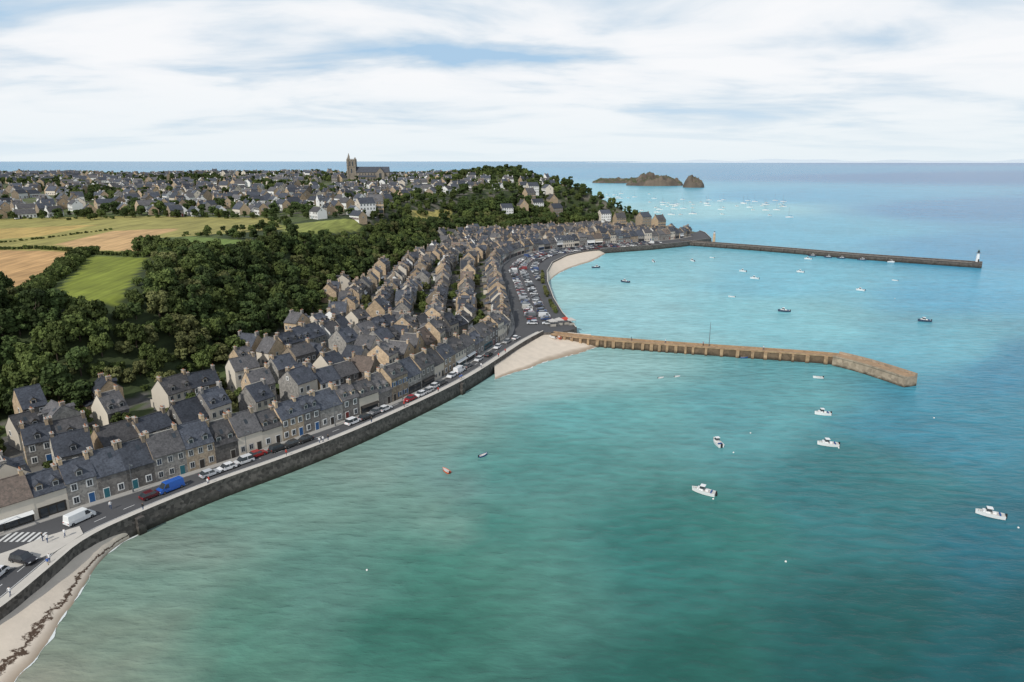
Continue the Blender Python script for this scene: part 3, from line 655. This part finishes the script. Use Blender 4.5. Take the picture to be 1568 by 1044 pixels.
for _ in range(1600):
    a = random.uniform(-150, 10); b = random.uniform(110, 560)
    if inside(np.array([a]), np.array([b]), HILL)[0] or not inside(np.array([a]), np.array([b]), LAND)[0]: continue
    if seg_dist(np.array([a]), np.array([b]), Fs)[0] < 12 or seg_dist(np.array([a]), np.array([b]), Q)[0] < 20 or np.min((ph[:, 0]-a)**2+(ph[:, 1]-b)**2) < 5.6**2: continue
    P.append((a, b, 4.8))
P = P[:260]
scatter('garden_trees', P, [random.uniform(.25, .5) if i % 3 else random.uniform(.45, .75) for i in range(len(P))], [random.choice([1, 4, 3, 6, 6]) for _ in P])

# ------------------------------------------------------------------ jetties
def jetty(name, px, z, wd, wall, deck, butt=0, par=1.1, bm=None):
    line = chaikin([U(x, y, z) for x, y in px], 2); m = MB(); n = len(line)
    A = offset(line, -wd/2); B = offset(line, wd/2); A2 = offset(line, -wd/2-.4); B2 = offset(line, wd/2+.5)
    B1 = offset(line, wd/2-.8)
    for i in range(n-1):
        m.face([(*A[i], z), (*A[i+1], z), (*B[i+1], z), (*B[i], z)], deck)
        m.face([(*A[i+1], z), (*A[i], z), (*A2[i], -3), (*A2[i+1], -3)], wall)
        m.face([(*B[i], z), (*B[i+1], z), (*B2[i+1], -3), (*B2[i], -3)], wall)
        if par:
            m.hexa([(*B1[i], z+.004), (*B1[i+1], z+.004), (*B[i+1], z+.004), (*B[i], z+.004), (*B1[i], z+par), (*B1[i+1], z+par), (*B[i+1], z+par), (*B[i], z+par)], bm or wall, deck)
        e0 = offset(line, -wd/2+.35); e1 = offset(line, -wd/2-.25)
        m.hexa([(*e1[i], z-.35), (*e1[i+1], z-.35), (*e0[i+1], z-.35), (*e0[i], z-.35), (*e1[i], z+.22), (*e1[i+1], z+.22), (*e0[i+1], z+.22), (*e0[i], z+.22)], bm or wall, deck)
    m.face([(*A[-1], z), (*A2[-1], -3), (*B2[-1], -3), (*B[-1], z)], wall); m.face([(*B[0], z), (*B2[0], -3), (*A2[0], -3), (*A[0], z)], wall)
    if butt:
        s = 6; Lj = plen(line)
        while s < Lj-3:
            (x, y), t = at(line, s); c = Vector((x, y)); tv = Vector(t); nv = Vector((-t[1], t[0])); hw = random.uniform(.35, .65)
            a = c-nv*(wd/2-.1); b = c-nv*(wd/2+1.25); bb = c-nv*(wd/2+.85)
            def q(v, s_, zz): w_ = v+tv*s_; return (w_.x, w_.y, zz)
            m.hexa([q(a, -hw, -3), q(b, -hw, -3), q(b, hw, -3), q(a, hw, -3), q(a, -hw, z-.36), q(bb, -hw, z-.36), q(bb, hw, z-.36), q(a, hw, z-.36)], bm or wall, deck); s += butt*random.uniform(.8, 1.2)*(1 if s < Lj*.5 else 1.6)
    return obj(name, m.mesh(name)), line
j1, l1 = jetty('harbour_jetty', [(846, 510), (905, 517), (1000, 524), (1100, 531), (1190, 537), (1275, 543), (1290, 546)], 4.7, 3.2, JWALL, JDECK, 3.2, .5, JBUT)
j1b, l1b = jetty('jetty_head', [(1281, 543), (1308, 549), (1350, 561), (1396, 576)], 5.1, 4.8, JHEAD, JDECK, 0, .7)
j2, l2 = jetty('breakwater_jetty', [(1040, 369), (1100, 373), (1195, 380), (1300, 389), (1400, 396), (1504, 403)], 4.7, 5, JDARK, BDECK, 9, .9)
(x, y), t = at(l2, plen(l2)-3)
m = MB(); m.cyl((0, 0), 2.6, 2.4, 0, .8, JDARK, 12); m.cyl((0, 0), 1.1, .8, .8, 6.6, WPAINT, 14); m.cyl((0, 0), 1.4, 1.4, 6.6, 6.85, METAL, 14); m.cyl((0, 0), .6, .6, 6.85, 7.9, GLASS, 10); m.cyl((0, 0), .9, .1, 7.9, 8.7, mat('lantern_green', (.1, .14, .12), rough=.4), 10)
m.box(-.4, .4, -1.3, -1.0, .8, 2.6, DOORS[1]); obj('jetty_lighthouse', m.mesh('jetty_lighthouse'), (x, y, 4.7))
x, y = U(1093, 370, 5); m = MB(); m.cyl((0, 0), 1.2, .95, 0, 7, STONES[2], 10); m.cyl((0, 0), 1.3, 1.3, 7, 7.3, TRIM, 10); m.cyl((0, 0), .7, .6, 7.3, 8.4, WPAINT, 8); m.cyl((0, 0), .85, .05, 8.4, 9.4, SLATES[0], 8); obj('old_lighthouse', m.mesh('old_lighthouse'), (x, y, 4.5))

# ------------------------------------------------------------------ lamps, masts
m = MB(); m.cyl((0, 0), .09, .05, 0, 6.2, METAL, 8); m.hexa([(-.05, 0, 6.1), (.05, 0, 6.1), (.05, -1.4, 6.35), (-.05, -1.4, 6.35), (-.05, 0, 6.2), (.05, 0, 6.2), (.05, -1.4, 6.45), (-.05, -1.4, 6.45)], METAL); m.box(-.14, .14, -1.9, -1.3, 6.32, 6.48, METAL); m.cyl((0, 0), .16, .14, 0, .8, METAL, 8)
lamp = m.mesh('street_lamp'); ln = offset(Fs, -.8); s = 262
while s < plen(ln)-60:
    (x, y), t = at(ln, s); obj('street_lamp', lamp, (x, y, QZ+.12), math.atan2(t[1], t[0])); s += 24
m = MB(); m.cyl((0, 0), .13, .05, 0, 9, METAL, 8); m.box(-.05, .05, -1.2, 1.2, 7, 7.08, METAL); mast = m.mesh('signal_mast')
(x, y), t = at(l1, plen(l1)*.57); obj('signal_mast', mast, (x, y, 4.7))

# ------------------------------------------------------------------ cars
CARP = mat('car_paint', (0, 0, 0), objcol=True, rough=.28, amt=.02, spec=.6)
HL = mat('headlight', (.8, .8, .8), rough=.2); TLm = mat('tail_light', (.4, .02, .02), rough=.3)
def carmesh(L, Wd, hh, kind):
    m = MB(); w2 = Wd/2; bl = .88 if kind != 'van' else 1.05
    prof = [(-L/2, .32), (L/2-.05, .3), (L/2, .55), (L/2-.08, .72 if kind != 'van' else .95), (L/2-.95 if kind != 'van' else L/2-.6, bl), (-L/2+.15, bl+.03), (-L/2, bl-.2)]
    lw = [1, 1, .96, .93, .97, .97, .96]
    A = [(x, -w2*k, z) for (x, z), k in zip(prof, lw)]; B = [(x, w2*k, z) for (x, z), k in zip(prof, lw)]
    m.face(A, CARP); m.face(B[::-1], CARP)
    for i in range(len(prof)):
        j = (i+1) % len(prof); m.face([A[j], A[i], B[i], B[j]], CARP)
    if kind == 'van': xf, xb, tf, tb = L/2-.65, -L/2+.08, L/2-1.35, -L/2+.16
    elif kind == 'suv': xf, xb, tf, tb = L/2-1.1, -L/2+.12, L/2-1.85, -L/2+.45
    else: xf, xb, tf, tb = L/2-1.0, -L/2+.1, L/2-1.75, -L/2+.75
    z0 = bl-.01; z1 = hh; k0 = w2*.95; k1 = w2*.8
    lowr = [(xb, -k0, z0), (xf, -k0, z0), (xf, k0, z0), (xb, k0, z0)]; topr = [(tb, -k1, z1-.05), (tf, -k1, z1-.05), (tf, k1, z1-.05), (tb, k1, z1-.05)]
    m.hexa(lowr+topr, CARP if kind == 'van' else GLASS, CARP)
    m.hexa(topr+[(x*.97, y*.9, z1) for x, y, z in topr], CARP)
    if kind == 'van':
        for s in (-1, 1):
            yv = s*(k0+.005); yt = s*(k1+.03)
            q = [(xf-1.25, yv, z0+.08), (xf-.1, yv, z0+.08), (tf-.02, yt, z1-.22), (xf-1.25, yt, z1-.22)]; m.face(q if s < 0 else q[::-1], GLASS)
        m.face([(xf+.015, -k0*.92, z0+.05), (xf+.015, k0*.92, z0+.05), (tf+.05, k1*.92, z1-.12), (tf+.05, -k1*.92, z1-.12)], GLASS)
    else:
        for s in (-1, 1):
            xm = (tf+tb)/2; q = [(xm-.05, s*(k0+.006), z0), (xm+.05, s*(k0+.006), z0), (xm+.05, s*(k1+.006), z1-.05), (xm-.05, s*(k1+.006), z1-.05)]; m.face(q if s < 0 else q[::-1], CARP)
    for x in (-L/2+.75, L/2-.8):
        for s in (-1, 1):
            a, b = sorted((s*(w2-.2), s*(w2+.015))); m.cyl((x, .32), .32, .32, a, b, RUBBER, 14, 'y')
            a, b = sorted((s*(w2+.016), s*(w2+.03))); m.cyl((x, .32), .19, .19, a, b, METAL, 10, 'y')
    for s in (-1, 1):
        m.box(L/2-.1, L/2+.01, s*w2*.68-.18, s*w2*.68+.18, .58, .7, HL); m.box(-L/2-.015, -L/2+.05, s*w2*.75-.12, s*w2*.75+.12, .62, .82, TLm)
        m.box(xf-.35, xf-.2, min(s*w2*.95, s*(w2+.16)), max(s*w2*.95, s*(w2+.16)), bl, bl+.13, CARP)
    return m.mesh(kind)
CM = {'car': carmesh(4.1, 1.75, 1.46, 'hatchback'), 'suv': carmesh(4.5, 1.85, 1.68, 'suv'), 'van': carmesh(5.1, 1.95, 2.1, 'van')}
COLS = [(.75, .75, .74), (.7, .7, .69), (.55, .56, .57), (.3, .31, .32), (.3, .31, .32), (.03, .03, .035), (.03, .03, .035), (.03, .03, .035), (.1, .11, .12), (.1, .11, .12), (.2, .03, .03), (.03, .06, .16), (.4, .39, .36)]
def car(kind, x, y, rz, col=None): obj('parked_car' if kind != 'van' else 'delivery_van', CM[kind], (x, y, QZ+.01), rz, color=col or random.choice(COLS))
def near_dir(x, y):
    i = min(range(len(Qmain)), key=lambda k: (Qmain[k][0]-x)**2+(Qmain[k][1]-y)**2); t = tang(Qmain)[i]; return math.atan2(t.y, t.x)
for px, py, k, c in [(123, 797, 'van', (.75, .76, .75)), (232, 761, 'car', (.1, .015, .02)), (262, 750, 'van', (.02, .1, .4)), (322, 728, 'car', (.5, .52, .54)), (347, 719, 'car', (.75,)*3), (373, 709, 'suv', (.6,)*3), (395, 698, 'car', (.3, .02, .02)),
                     (427, 689, 'suv', (.03,)*3), (446, 683, 'car', (.04,)*3), (467, 676, 'car', (.03,)*3), (37, 860, 'suv', (.02, .02, .025)), (-6, 884, 'car', (.75,)*3), (541, 648, 'suv', (.75,)*3), (560, 641, 'car', (.04,)*3), (575, 633, 'car', (.2, .2, .21)), (590, 628, 'car', (.7,)*3), (628, 613, 'car', (.3, .02, .03)),
                     (644, 606, 'car', (.75,)*3), (655, 601, 'car', (.5,)*3), (664, 594, 'car', (.7,)*3), (676, 588, 'car', (.1,)*3), (692, 577, 'car', (.75,)*3), (703, 570, 'van', (.75,)*3), (716, 562, 'car', (.2,)*3), (733, 552, 'car', (.6,)*3), (748, 545, 'car', (.03,)*3), (762, 533, 'car', (.7,)*3), (776, 525, 'car', (.3,)*3), (790, 519, 'car', (.7,)*3)]:
    x, y = U(px, py, 5); rz = near_dir(x, y)
    if px == 37: rz = -.3
    car(k, x, y, rz+(math.pi if random.random() < .3 else 0), c)
for off, st in ((-8.5, 2.75), (-14.5, 2.7), (-21.5, 2.8)):
    line = offset(Fs, off); s = 0; Ll = plen(line)
    while s < Ll:
        (x, y), t = at(line, s); s += st
        if not (272 < y < 560) or seg_dist(np.array([x]), np.array([y]), Q)[0] < 4.5 or not inside(np.array([x]), np.array([y]), LAND)[0]: continue
        if seg_dist(np.array([x]), np.array([y]), Fs)[0] < abs(off)-1: continue
        if random.random() < .25: continue
        k = random.choice(['car', 'car', 'car', 'suv', 'van' if random.random() < .3 else 'car']); car(k, x+random.uniform(-.2, .2), y, math.atan2(t[1], t[0])+math.pi/2+random.uniform(-.04, .04)+(math.pi if random.random() < .4 else 0))
P = []; ln = offset(Qharb, 3.0); s = 28
while s < 150:
    (x, y), t = at(ln, s)
    if math.sin(s*.17) > -.4: P.append((x, y, 5))
    s += 1.7
scatter('harbour_hedge', P, [random.uniform(.2, .42) for _ in P], [random.choice([6, 6, 3]) for _ in P])
def tent(c, nm):
    m = MB(); cm_ = mat(nm, c, rough=.8, amt=.05)
    for a in (-1.4, 1.4):
        for b in (-1.4, 1.4): m.cyl((a, b), .05, .05, 0, 2.3, METAL, 6)
    for q in ([(-1.6, -1.6), (1.6, -1.6)], [(1.6, -1.6), (1.6, 1.6)], [(1.6, 1.6), (-1.6, 1.6)], [(-1.6, 1.6), (-1.6, -1.6)]):
        m.face([(*q[0], 2.2), (*q[1], 2.2), (0, 0, 3.1)], cm_); m.face([(*q[0], 1.95), (*q[1], 1.95), (*q[1], 2.2), (*q[0], 2.2)], cm_)
    m.box(-1.2, 1.2, -1.1, -.4, 0, .9, TRIM); return m.mesh('market_tent')
T1 = tent((.45, .43, .4), 'canvas_grey'); T3 = tent((.45, .06, .04), 'canvas_red')
for i, (px, py) in enumerate([(846, 499), (856, 497), (866, 496), (874, 497)]):
    x, y = U(px, py, 5); obj('market_tent', [T1, T1, T3, T1][i], (x, y, QZ+.01), .3)

# ------------------------------------------------------------------ boats
def hull(m, L, Wd, hm, dm_, h0=.75):
    n = 9; S = []
    for i in range(n):
        s = i/(n-1); x = -L/2+L*s; w_ = Wd/2*(1-max(0, (s-.3)/.7)**2.3)*(.88+.12*min(1, s*4)); z1 = h0+.35*s*s; kz = -.3+(.5*max(0, s-.8)/.2)
        w_ = max(w_, .03); S.append([(x, -w_, z1), (x-.1*s, -w_*.85, .05+.1*s), (x-.15*s, 0, kz), (x-.1*s, w_*.85, .05+.1*s), (x, w_, z1)])
    for a, b in zip(S[:-1], S[1:]):
        for k in range(4): m.face([a[k], a[k+1], b[k+1], b[k]], hm)
        m.face([(a[0][0], a[0][1]*.88, a[0][2]-.12), (b[0][0], b[0][1]*.88, b[0][2]-.12), (b[4][0], b[4][1]*.88, b[4][2]-.12), (a[4][0], a[4][1]*.88, a[4][2]-.12)], dm_)
        for k, s in ((0, 1), (4, -1)):
            q = [a[k], b[k], (b[k][0], b[k][1]*.88, b[k][2]), (a[k][0], a[k][1]*.88, a[k][2])]; m.face(q if s > 0 else q[::-1], hm)
    m.face([S[0][i] for i in range(5)][::-1], hm)
DECKW = mat('boat_deck', (.6, .58, .54), (.5, .48, .44)); BLUEC = mat('blue_canvas', (.03, .09, .25)); ORNG = mat('orange_paint', (.65, .1, .02), rough=.4)
def motorboat(L, Wd, hm):
    m = MB(); hull(m, L, Wd, hm, DECKW)
    c = L*.02; m.box(c-.1, c+L*.26, -Wd*.3, Wd*.3, .7, 1.25, WPAINT, tx=.12, ty=.08); m.box(c-.3, c+L*.14, -Wd*.3, Wd*.3, 1.2, 1.75, GLASS, tx=.14, ty=.1); m.box(c-.45, c+L*.12, -Wd*.29, Wd*.29, 1.751, 1.85, WPAINT)
    m.box(-L*.35, -L*.3, -Wd*.3, Wd*.3, .6, .95, BLUEC); m.box(-L/2-.35, -L/2+.02, -.18, .18, .1, 1.1, RUBBER, tx=.05)
    m.box(-L*.2, -L*.08, -.25, .25, .6, 1.05, WPAINT)
    for s in (-1, 1):
        for k in range(4): m.cyl((L*(.2+.07*k), s*Wd*(.36-.055*k)), .02, .02, .9, 1.4, METAL, 5)
    return m.mesh('motorboat')
def dinghy(c):
    m = MB(); hull(m, 3.2, 1.4, c, DECKW, .45); m.box(-.2, .1, -.55, .55, .34, .4, TRIM); m.box(-1.1, -.8, -.5, .5, .34, .4, TRIM); m.box(-1.85, -1.58, -.12, .12, .1, .8, RUBBER); return m.mesh('dinghy')
def sailboat():
    m = MB(); hull(m, 8.5, 2.7, WPAINT, DECKW, 1.0); m.box(-1.2, 2, -.7, .7, .85, 1.4, WPAINT, tx=.3, ty=.1); m.cyl((.8, 0), .09, .06, .9, 11.5, METAL, 6); m.box(-3, .8, -.12, .12, 2.1, 2.35, BLUEC); m.box(.4, .6, -.7, .7, 6.5, 6.56, METAL); return m.mesh('sailboat')
MBW = motorboat(5.0, 2.0, WPAINT); MBS = motorboat(4.3, 1.8, WPAINT); MBD = motorboat(5.5, 2.1, DPAINT); DO = dinghy(ORNG); DW = dinghy(WPAINT); DBl = dinghy(BLUEC); SB = sailboat()
def boat(nm, me, px, py, rz, s=1.): x, y = U(px, py, SEA); obj(nm, me, (x, y, SEA), math.radians(rz), s)
for px, py, rz, me in [(1515, 790, 155, MBW), (1077, 755, 150, MBW), (1098, 680, 100, MBS), (1267, 682, 170, MBW), (1259, 635, 175, MBS), (957, 432, 150, MBD), (913, 410, 10, MBD), (1155, 427, 160, MBW), (1137, 416, 150, MBS), (1225, 417, 160, MBS), (1237, 397, 170, MBW),
                       (1317, 445, 150, MBS), (1200, 477, 170, MBD), (1415, 492, 170, MBD), (1252, 579, 175, DW), (1000, 401, 100, MBS), (1060, 400, 120, MBS), (1090, 395, 160, DW), (1370, 430, 160, DW), (1120, 455, 170, DW)]:
    boat('motorboat' if me is not DW else 'dinghy', me, px, py, rz)
boat('dinghy', DO, 683, 722, 130, .85); boat('dinghy', DBl, 740, 698, 40, .8); boat('dinghy', DW, 1012, 579, 10, .6); boat('dinghy', DW, 1037, 577, 10, .6); boat('dinghy', DBl, 1140, 548, 0); boat('dinghy', DO, 1058, 541, 0)
rb = random.Random(9)
for i in range(90):
    px = rb.uniform(885, 1210); py = 296+rb.random()**1.2*34+(px-885)*.01
    if px > 1010 and py < 312: py += 8
    if px < 960 and py > 308: py = 297+rb.random()*8
    k = rb.random(); boat('sailboat' if k < .5 else 'motorboat', SB if k < .5 else MBW, px, py, rb.uniform(150, 200), 1.1)
for i in range(8):
    (x, y), t = at(l2, plen(l2)*(.46+.05*i+rb.uniform(-.015, .015))); o = rb.choice([-6, -7, 5.5]); obj('motorboat', rb.choice([MBW, MBS, MBD, MBD]), (x-t[1]*o, y+t[0]*o, SEA), math.atan2(t[1], t[0]), 1.)
m = MB(); BY = mat('buoy_white', (.75, .74, .7), rough=.4)
for k in range(5):
    a0 = math.pi*(k/5-.5); a1 = math.pi*((k+1)/5-.5); m.cyl((0, 0), max(.01, .32*math.cos(a0)), max(.01, .32*math.cos(a1)), .1+.32*math.sin(a0), .1+.32*math.sin(a1), BY, 10, cap=False)
m.cyl((0, 0), .05, .05, .4, .6, METAL, 6); buoy = m.mesh('mooring_buoy')
for px, py in [(1203, 860), (1123, 693), (1092, 764), (1284, 686), (1559, 808), (1149, 663), (562, 873), (1370, 457), (1430, 640)]: 
    x, y = U(px, py, SEA); obj('mooring_buoy', buoy, (x, y, SEA), 0, .6)
for px, py, me in [(846, 517, DW), (856, 517, DO), (868, 515, DW), (876, 517, DBl)]: x, y = U(px, py, 3.9); obj('beached_dinghy', me, (x, y, 3.9), random.uniform(0, 3), .9)

# ------------------------------------------------------------------ people
def person(top, leg, stride):
    me = bpy.data.meshes.new('p'); s = stride
    V = [(0, 0, .95), (0, 0, 1.2), (0, 0, 1.42), (0, 0, 1.52), (.02, 0, 1.64), (0, .1, .9), (s*.5, .1, .5), (s*.6-.05, .1, .07), (s*.6+.14, .1, .04), (0, -.1, .9), (-s*.3, -.1, .5), (-s-.02, -.1, .09), (-s+.14, -.1, .04),
         (0, .2, 1.4), (-.06-s*.2, .26, 1.14), (.04-s*.3, .27, .9), (0, -.2, 1.4), (.02+s*.2, -.26, 1.14), (.14+s*.3, -.27, .92)]
    E = [(0, 1), (1, 2), (2, 3), (3, 4), (0, 5), (5, 6), (6, 7), (7, 8), (0, 9), (9, 10), (10, 11), (11, 12), (2, 13), (13, 14), (14, 15), (2, 16), (16, 17), (17, 18)]
    Rr = [.14, .13, .13, .06, .105, .1, .065, .045, .04, .1, .065, .045, .04, .06, .045, .03, .06, .045, .03]
    me.from_pydata(V, E, []); o = bpy.data.objects.new('p', me); scene.collection.objects.link(o); o.modifiers.new('s', 'SKIN'); sv = me.skin_vertices[0].data
    for i, r in enumerate(Rr): sv[i].radius = (r, r*1.15 if i < 3 else r)
    sv[0].use_root = True; sb = o.modifiers.new('b', 'SUBSURF'); sb.levels = 1; sb.render_levels = 1
    dg = bpy.context.evaluated_depsgraph_get(); nm = bpy.data.meshes.new_from_object(o.evaluated_get(dg)); bpy.data.objects.remove(o)
    nm.materials.clear()
    for mt in (leg, top, mat('skin', (.5, .3, .2)), mat('hair', (.05, .03, .02))): nm.materials.append(mt)
    for p_ in nm.polygons:
        c = p_.center; p_.material_index = 0 if c.z < .96 and abs(c.y) < .2 else (3 if c.z > 1.66 or (c.z > 1.58 and c.x < 0) else (2 if c.z > 1.5 or (abs(c.y) > .2 and c.z < 1.0) else 1)); p_.use_smooth = True
    nm.name = 'person'; return nm
PM = [person(mat('shirt_white', (.7, .7, .7)), mat('jeans', (.05, .08, .16)), .28), person(mat('shirt_red', (.4, .05, .04)), mat('trousers_dark', (.03, .03, .04)), .12), person(mat('shirt_blue', (.05, .12, .35)), mat('shorts_beige', (.4, .33, .22)), .3), person(mat('shirt_black', (.03, .03, .03)), MATS['jeans'], .05)]
for s in [232, 236, 262, 270, 271.2, 290, 303, 304, 322, 331, 332, 333.1, 347, 361, 375, 388, 389, 402, 415, 421]:
    ln = offset(Qmain, random.uniform(.9, 2.1)); 
    if s > plen(ln): continue
    (x, y), t = at(ln, s-20); obj('person', random.choice(PM), (x, y, QZ+.12), math.atan2(t[1], t[0])+(0 if random.random() < .5 else math.pi))
for px, py in [(66, 828), (73, 830), (100, 822), (170, 779)]:
    x, y = U(px, py, 5.13); obj('person', random.choice(PM), (x, y, QZ+.13), random.uniform(0, 6))
for f in (.3, .42, .55, .75): (x, y), t = at(l1, plen(l1)*f); obj('person', random.choice(PM), (x, y, 4.7), math.atan2(t[1], t[0]))

# ------------------------------------------------------------------ islands, far coast
RM = mat('island_rock', (.17, .135, .1), (.085, .07, .058), scale=.05, amt=.3, cells=.06, bump=.5)
nt = RM.node_tree; N = nt.nodes; L = nt.links; p = N['Principled BSDF']; src = p.inputs['Base Color'].links[0].from_socket; g = N.new('ShaderNodeNewGeometry'); s_ = N.new('ShaderNodeSeparateXYZ'); L.new(g.outputs['Normal'], s_.inputs[0])
mr = N.new('ShaderNodeMapRange'); mr.inputs[1].default_value = .8; mr.inputs[2].default_value = .93; L.new(s_.outputs[2], mr.inputs[0]); mx = N.new('ShaderNodeMix'); mx.data_type = 'RGBA'; mx.inputs[7].default_value = (.065, .08, .035, 1); L.new(mr.outputs[0], mx.inputs[0]); L.new(src, mx.inputs[6]); L.new(mx.outputs[2], p.inputs['Base Color'])
def island(x0, x1, y, dy, hh, seed, pk=.5, ex=.5):
    nx, ny = 90, 30; u, v = np.meshgrid(np.linspace(-1, 1, nx), np.linspace(-1, 1, ny)); X = (x0+x1)/2+u*(x1-x0)/2; Y = y+v*dy
    r = np.clip(1-(u-(pk-.5)*.6*(1-u*u))**2-v*v, 0, 1)**ex; nz = np.array([[mnoise.fractal(Vector((a/24+seed, b/24, seed)), .8, 2, 5) for a, b in zip(ra, rb_)] for ra, rb_ in zip(X, Y)])
    Z = r*hh*(.85+.45*nz)-2*(1-r)+1.2+nz*3*(r > 0); me = mesh_grid('rocky_island', X, Y, Z); me.materials.append(RM); obj('rocky_island', me)
island(255, 445, 2230, 45, 14, 2, ex=.3); island(325, 488, 2000, 60, 30, 5, ex=.5, pk=.45); island(452, 508, 1850, 30, 30, 9, ex=.5)
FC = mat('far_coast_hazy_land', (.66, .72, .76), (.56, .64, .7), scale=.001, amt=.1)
X = np.linspace(2500, 30000, 240); 
u, v = np.meshgrid(X, [0, 1]); yy = 24000-u*.12+v*1500
Z = np.where(v > 0, 85+40*np.sin(u/2100)*np.sin(u/870)+20*np.sin(u/330), -5)*np.clip((u-2500)/4000, 0, 1); me = mesh_grid('far_coast', u, yy, Z); me.materials.append(FC); obj('far_coast', me)

# ------------------------------------------------------------------ sky, sun, camera
az = math.radians(210); el = math.radians(40)
Sv = Vector((math.sin(az)*math.cos(el), math.cos(az)*math.cos(el), math.sin(el)))
sl = bpy.data.lights.new('sun', 'SUN'); sl.energy = 3.1; sl.angle = math.radians(1.0); sl.color = (1, .96, .89); so = bpy.data.objects.new('sun', sl); so.rotation_euler = Sv.to_track_quat('Z', 'Y').to_euler(); so.location = (-100, -100, 300); scene.collection.objects.link(so)
wd = bpy.data.worlds.new('World'); scene.world = wd; wd.use_nodes = True; nt = wd.node_tree; N = nt.nodes; L = nt.links; bg = N['Background']; outw = N['World Output']
sk = N.new('ShaderNodeTexSky'); sk.sky_type = 'NISHITA'; sk.sun_disc = False; sk.sun_elevation = el; sk.sun_rotation = az; sk.air_density = 1.0; sk.dust_density = .6; sk.ozone_density = 2
L.new(sk.outputs[0], bg.inputs[0]); bg.inputs[1].default_value = .09
tc = N.new('ShaderNodeTexCoord'); sp = N.new('ShaderNodeSeparateXYZ'); L.new(tc.outputs['Generated'], sp.inputs[0])
def M(op, a, b=None, c=None):
    n = N.new('ShaderNodeMath'); n.operation = op
    for i, q in enumerate((a, b, c)):
        if q is None: continue
        if isinstance(q, (int, float)): n.inputs[i].default_value = q
        else: L.new(q, n.inputs[i])
    return n.outputs[0]
zz = M('MAXIMUM', sp.outputs[2], 0.); dn = M('ADD', zz, .11)
cx_ = M('DIVIDE', sp.outputs[0], dn); cy_ = M('DIVIDE', sp.outputs[1], dn)
cb_ = N.new('ShaderNodeCombineXYZ'); L.new(M('MULTIPLY', cx_, .7), cb_.inputs[0]); L.new(cy_, cb_.inputs[1]); cb_.inputs[2].default_value = 7.1
na = N.new('ShaderNodeTexNoise'); na.inputs['Scale'].default_value = 1.05; na.inputs['Detail'].default_value = 10; na.inputs['Roughness'].default_value = .53; na.inputs['Distortion'].default_value = .35; L.new(cb_.outputs[0], na.inputs['Vector'])
cr = N.new('ShaderNodeValToRGB'); L.new(na.outputs['Fac'], cr.inputs[0]); e = cr.color_ramp.elements
e[0].position = .32; e[0].color = (.42, .61, .81, 1); e[1].position = .58; e[1].color = (.95, .96, .98, 1)
q = e.new(.40); q.color = (.60, .72, .84, 1); q = e.new(.46); q.color = (.76, .83, .90, 1); q = e.new(.51); q.color = (.89, .92, .955, 1)
hz = N.new('ShaderNodeMapRange'); hz.inputs[1].default_value = .0; hz.inputs[2].default_value = .11; hz.inputs[3].default_value = .94; hz.inputs[4].default_value = 0; L.new(zz, hz.inputs[0])
mh = N.new('ShaderNodeMix'); mh.data_type = 'RGBA'; mh.inputs[7].default_value = (.82, .90, .945, 1); L.new(hz.outputs[0], mh.inputs[0]); L.new(cr.outputs[0], mh.inputs[6])
b2 = N.new('ShaderNodeBackground'); L.new(mh.outputs[2], b2.inputs[0]); b2.inputs[1].default_value = 1.0
cov = N.new('ShaderNodeMapRange'); cov.inputs[1].default_value = .24; cov.inputs[2].default_value = .6; cov.inputs[3].default_value = .98; cov.inputs[4].default_value = .4; L.new(zz, cov.inputs[0])
ms = N.new('ShaderNodeMixShader'); L.new(cov.outputs[0], ms.inputs[0]); L.new(bg.outputs[0], ms.inputs[1]); L.new(b2.outputs[0], ms.inputs[2]); L.new(ms.outputs[0], outw.inputs[0])
cam = bpy.data.cameras.new('camera'); cam.lens = 24; cam.sensor_width = 36; cam.clip_end = 120000; cam.clip_start = .5
co = bpy.data.objects.new('camera', cam); co.location = (0, 0, CAMH); co.rotation_euler = (math.pi/2-PITCH, 0, 0); scene.collection.objects.link(co); scene.camera = co
scene.view_settings.view_transform = 'Standard'; scene.view_settings.look = 'None'; scene.view_settings.exposure = 0
print('houses', len(placed))
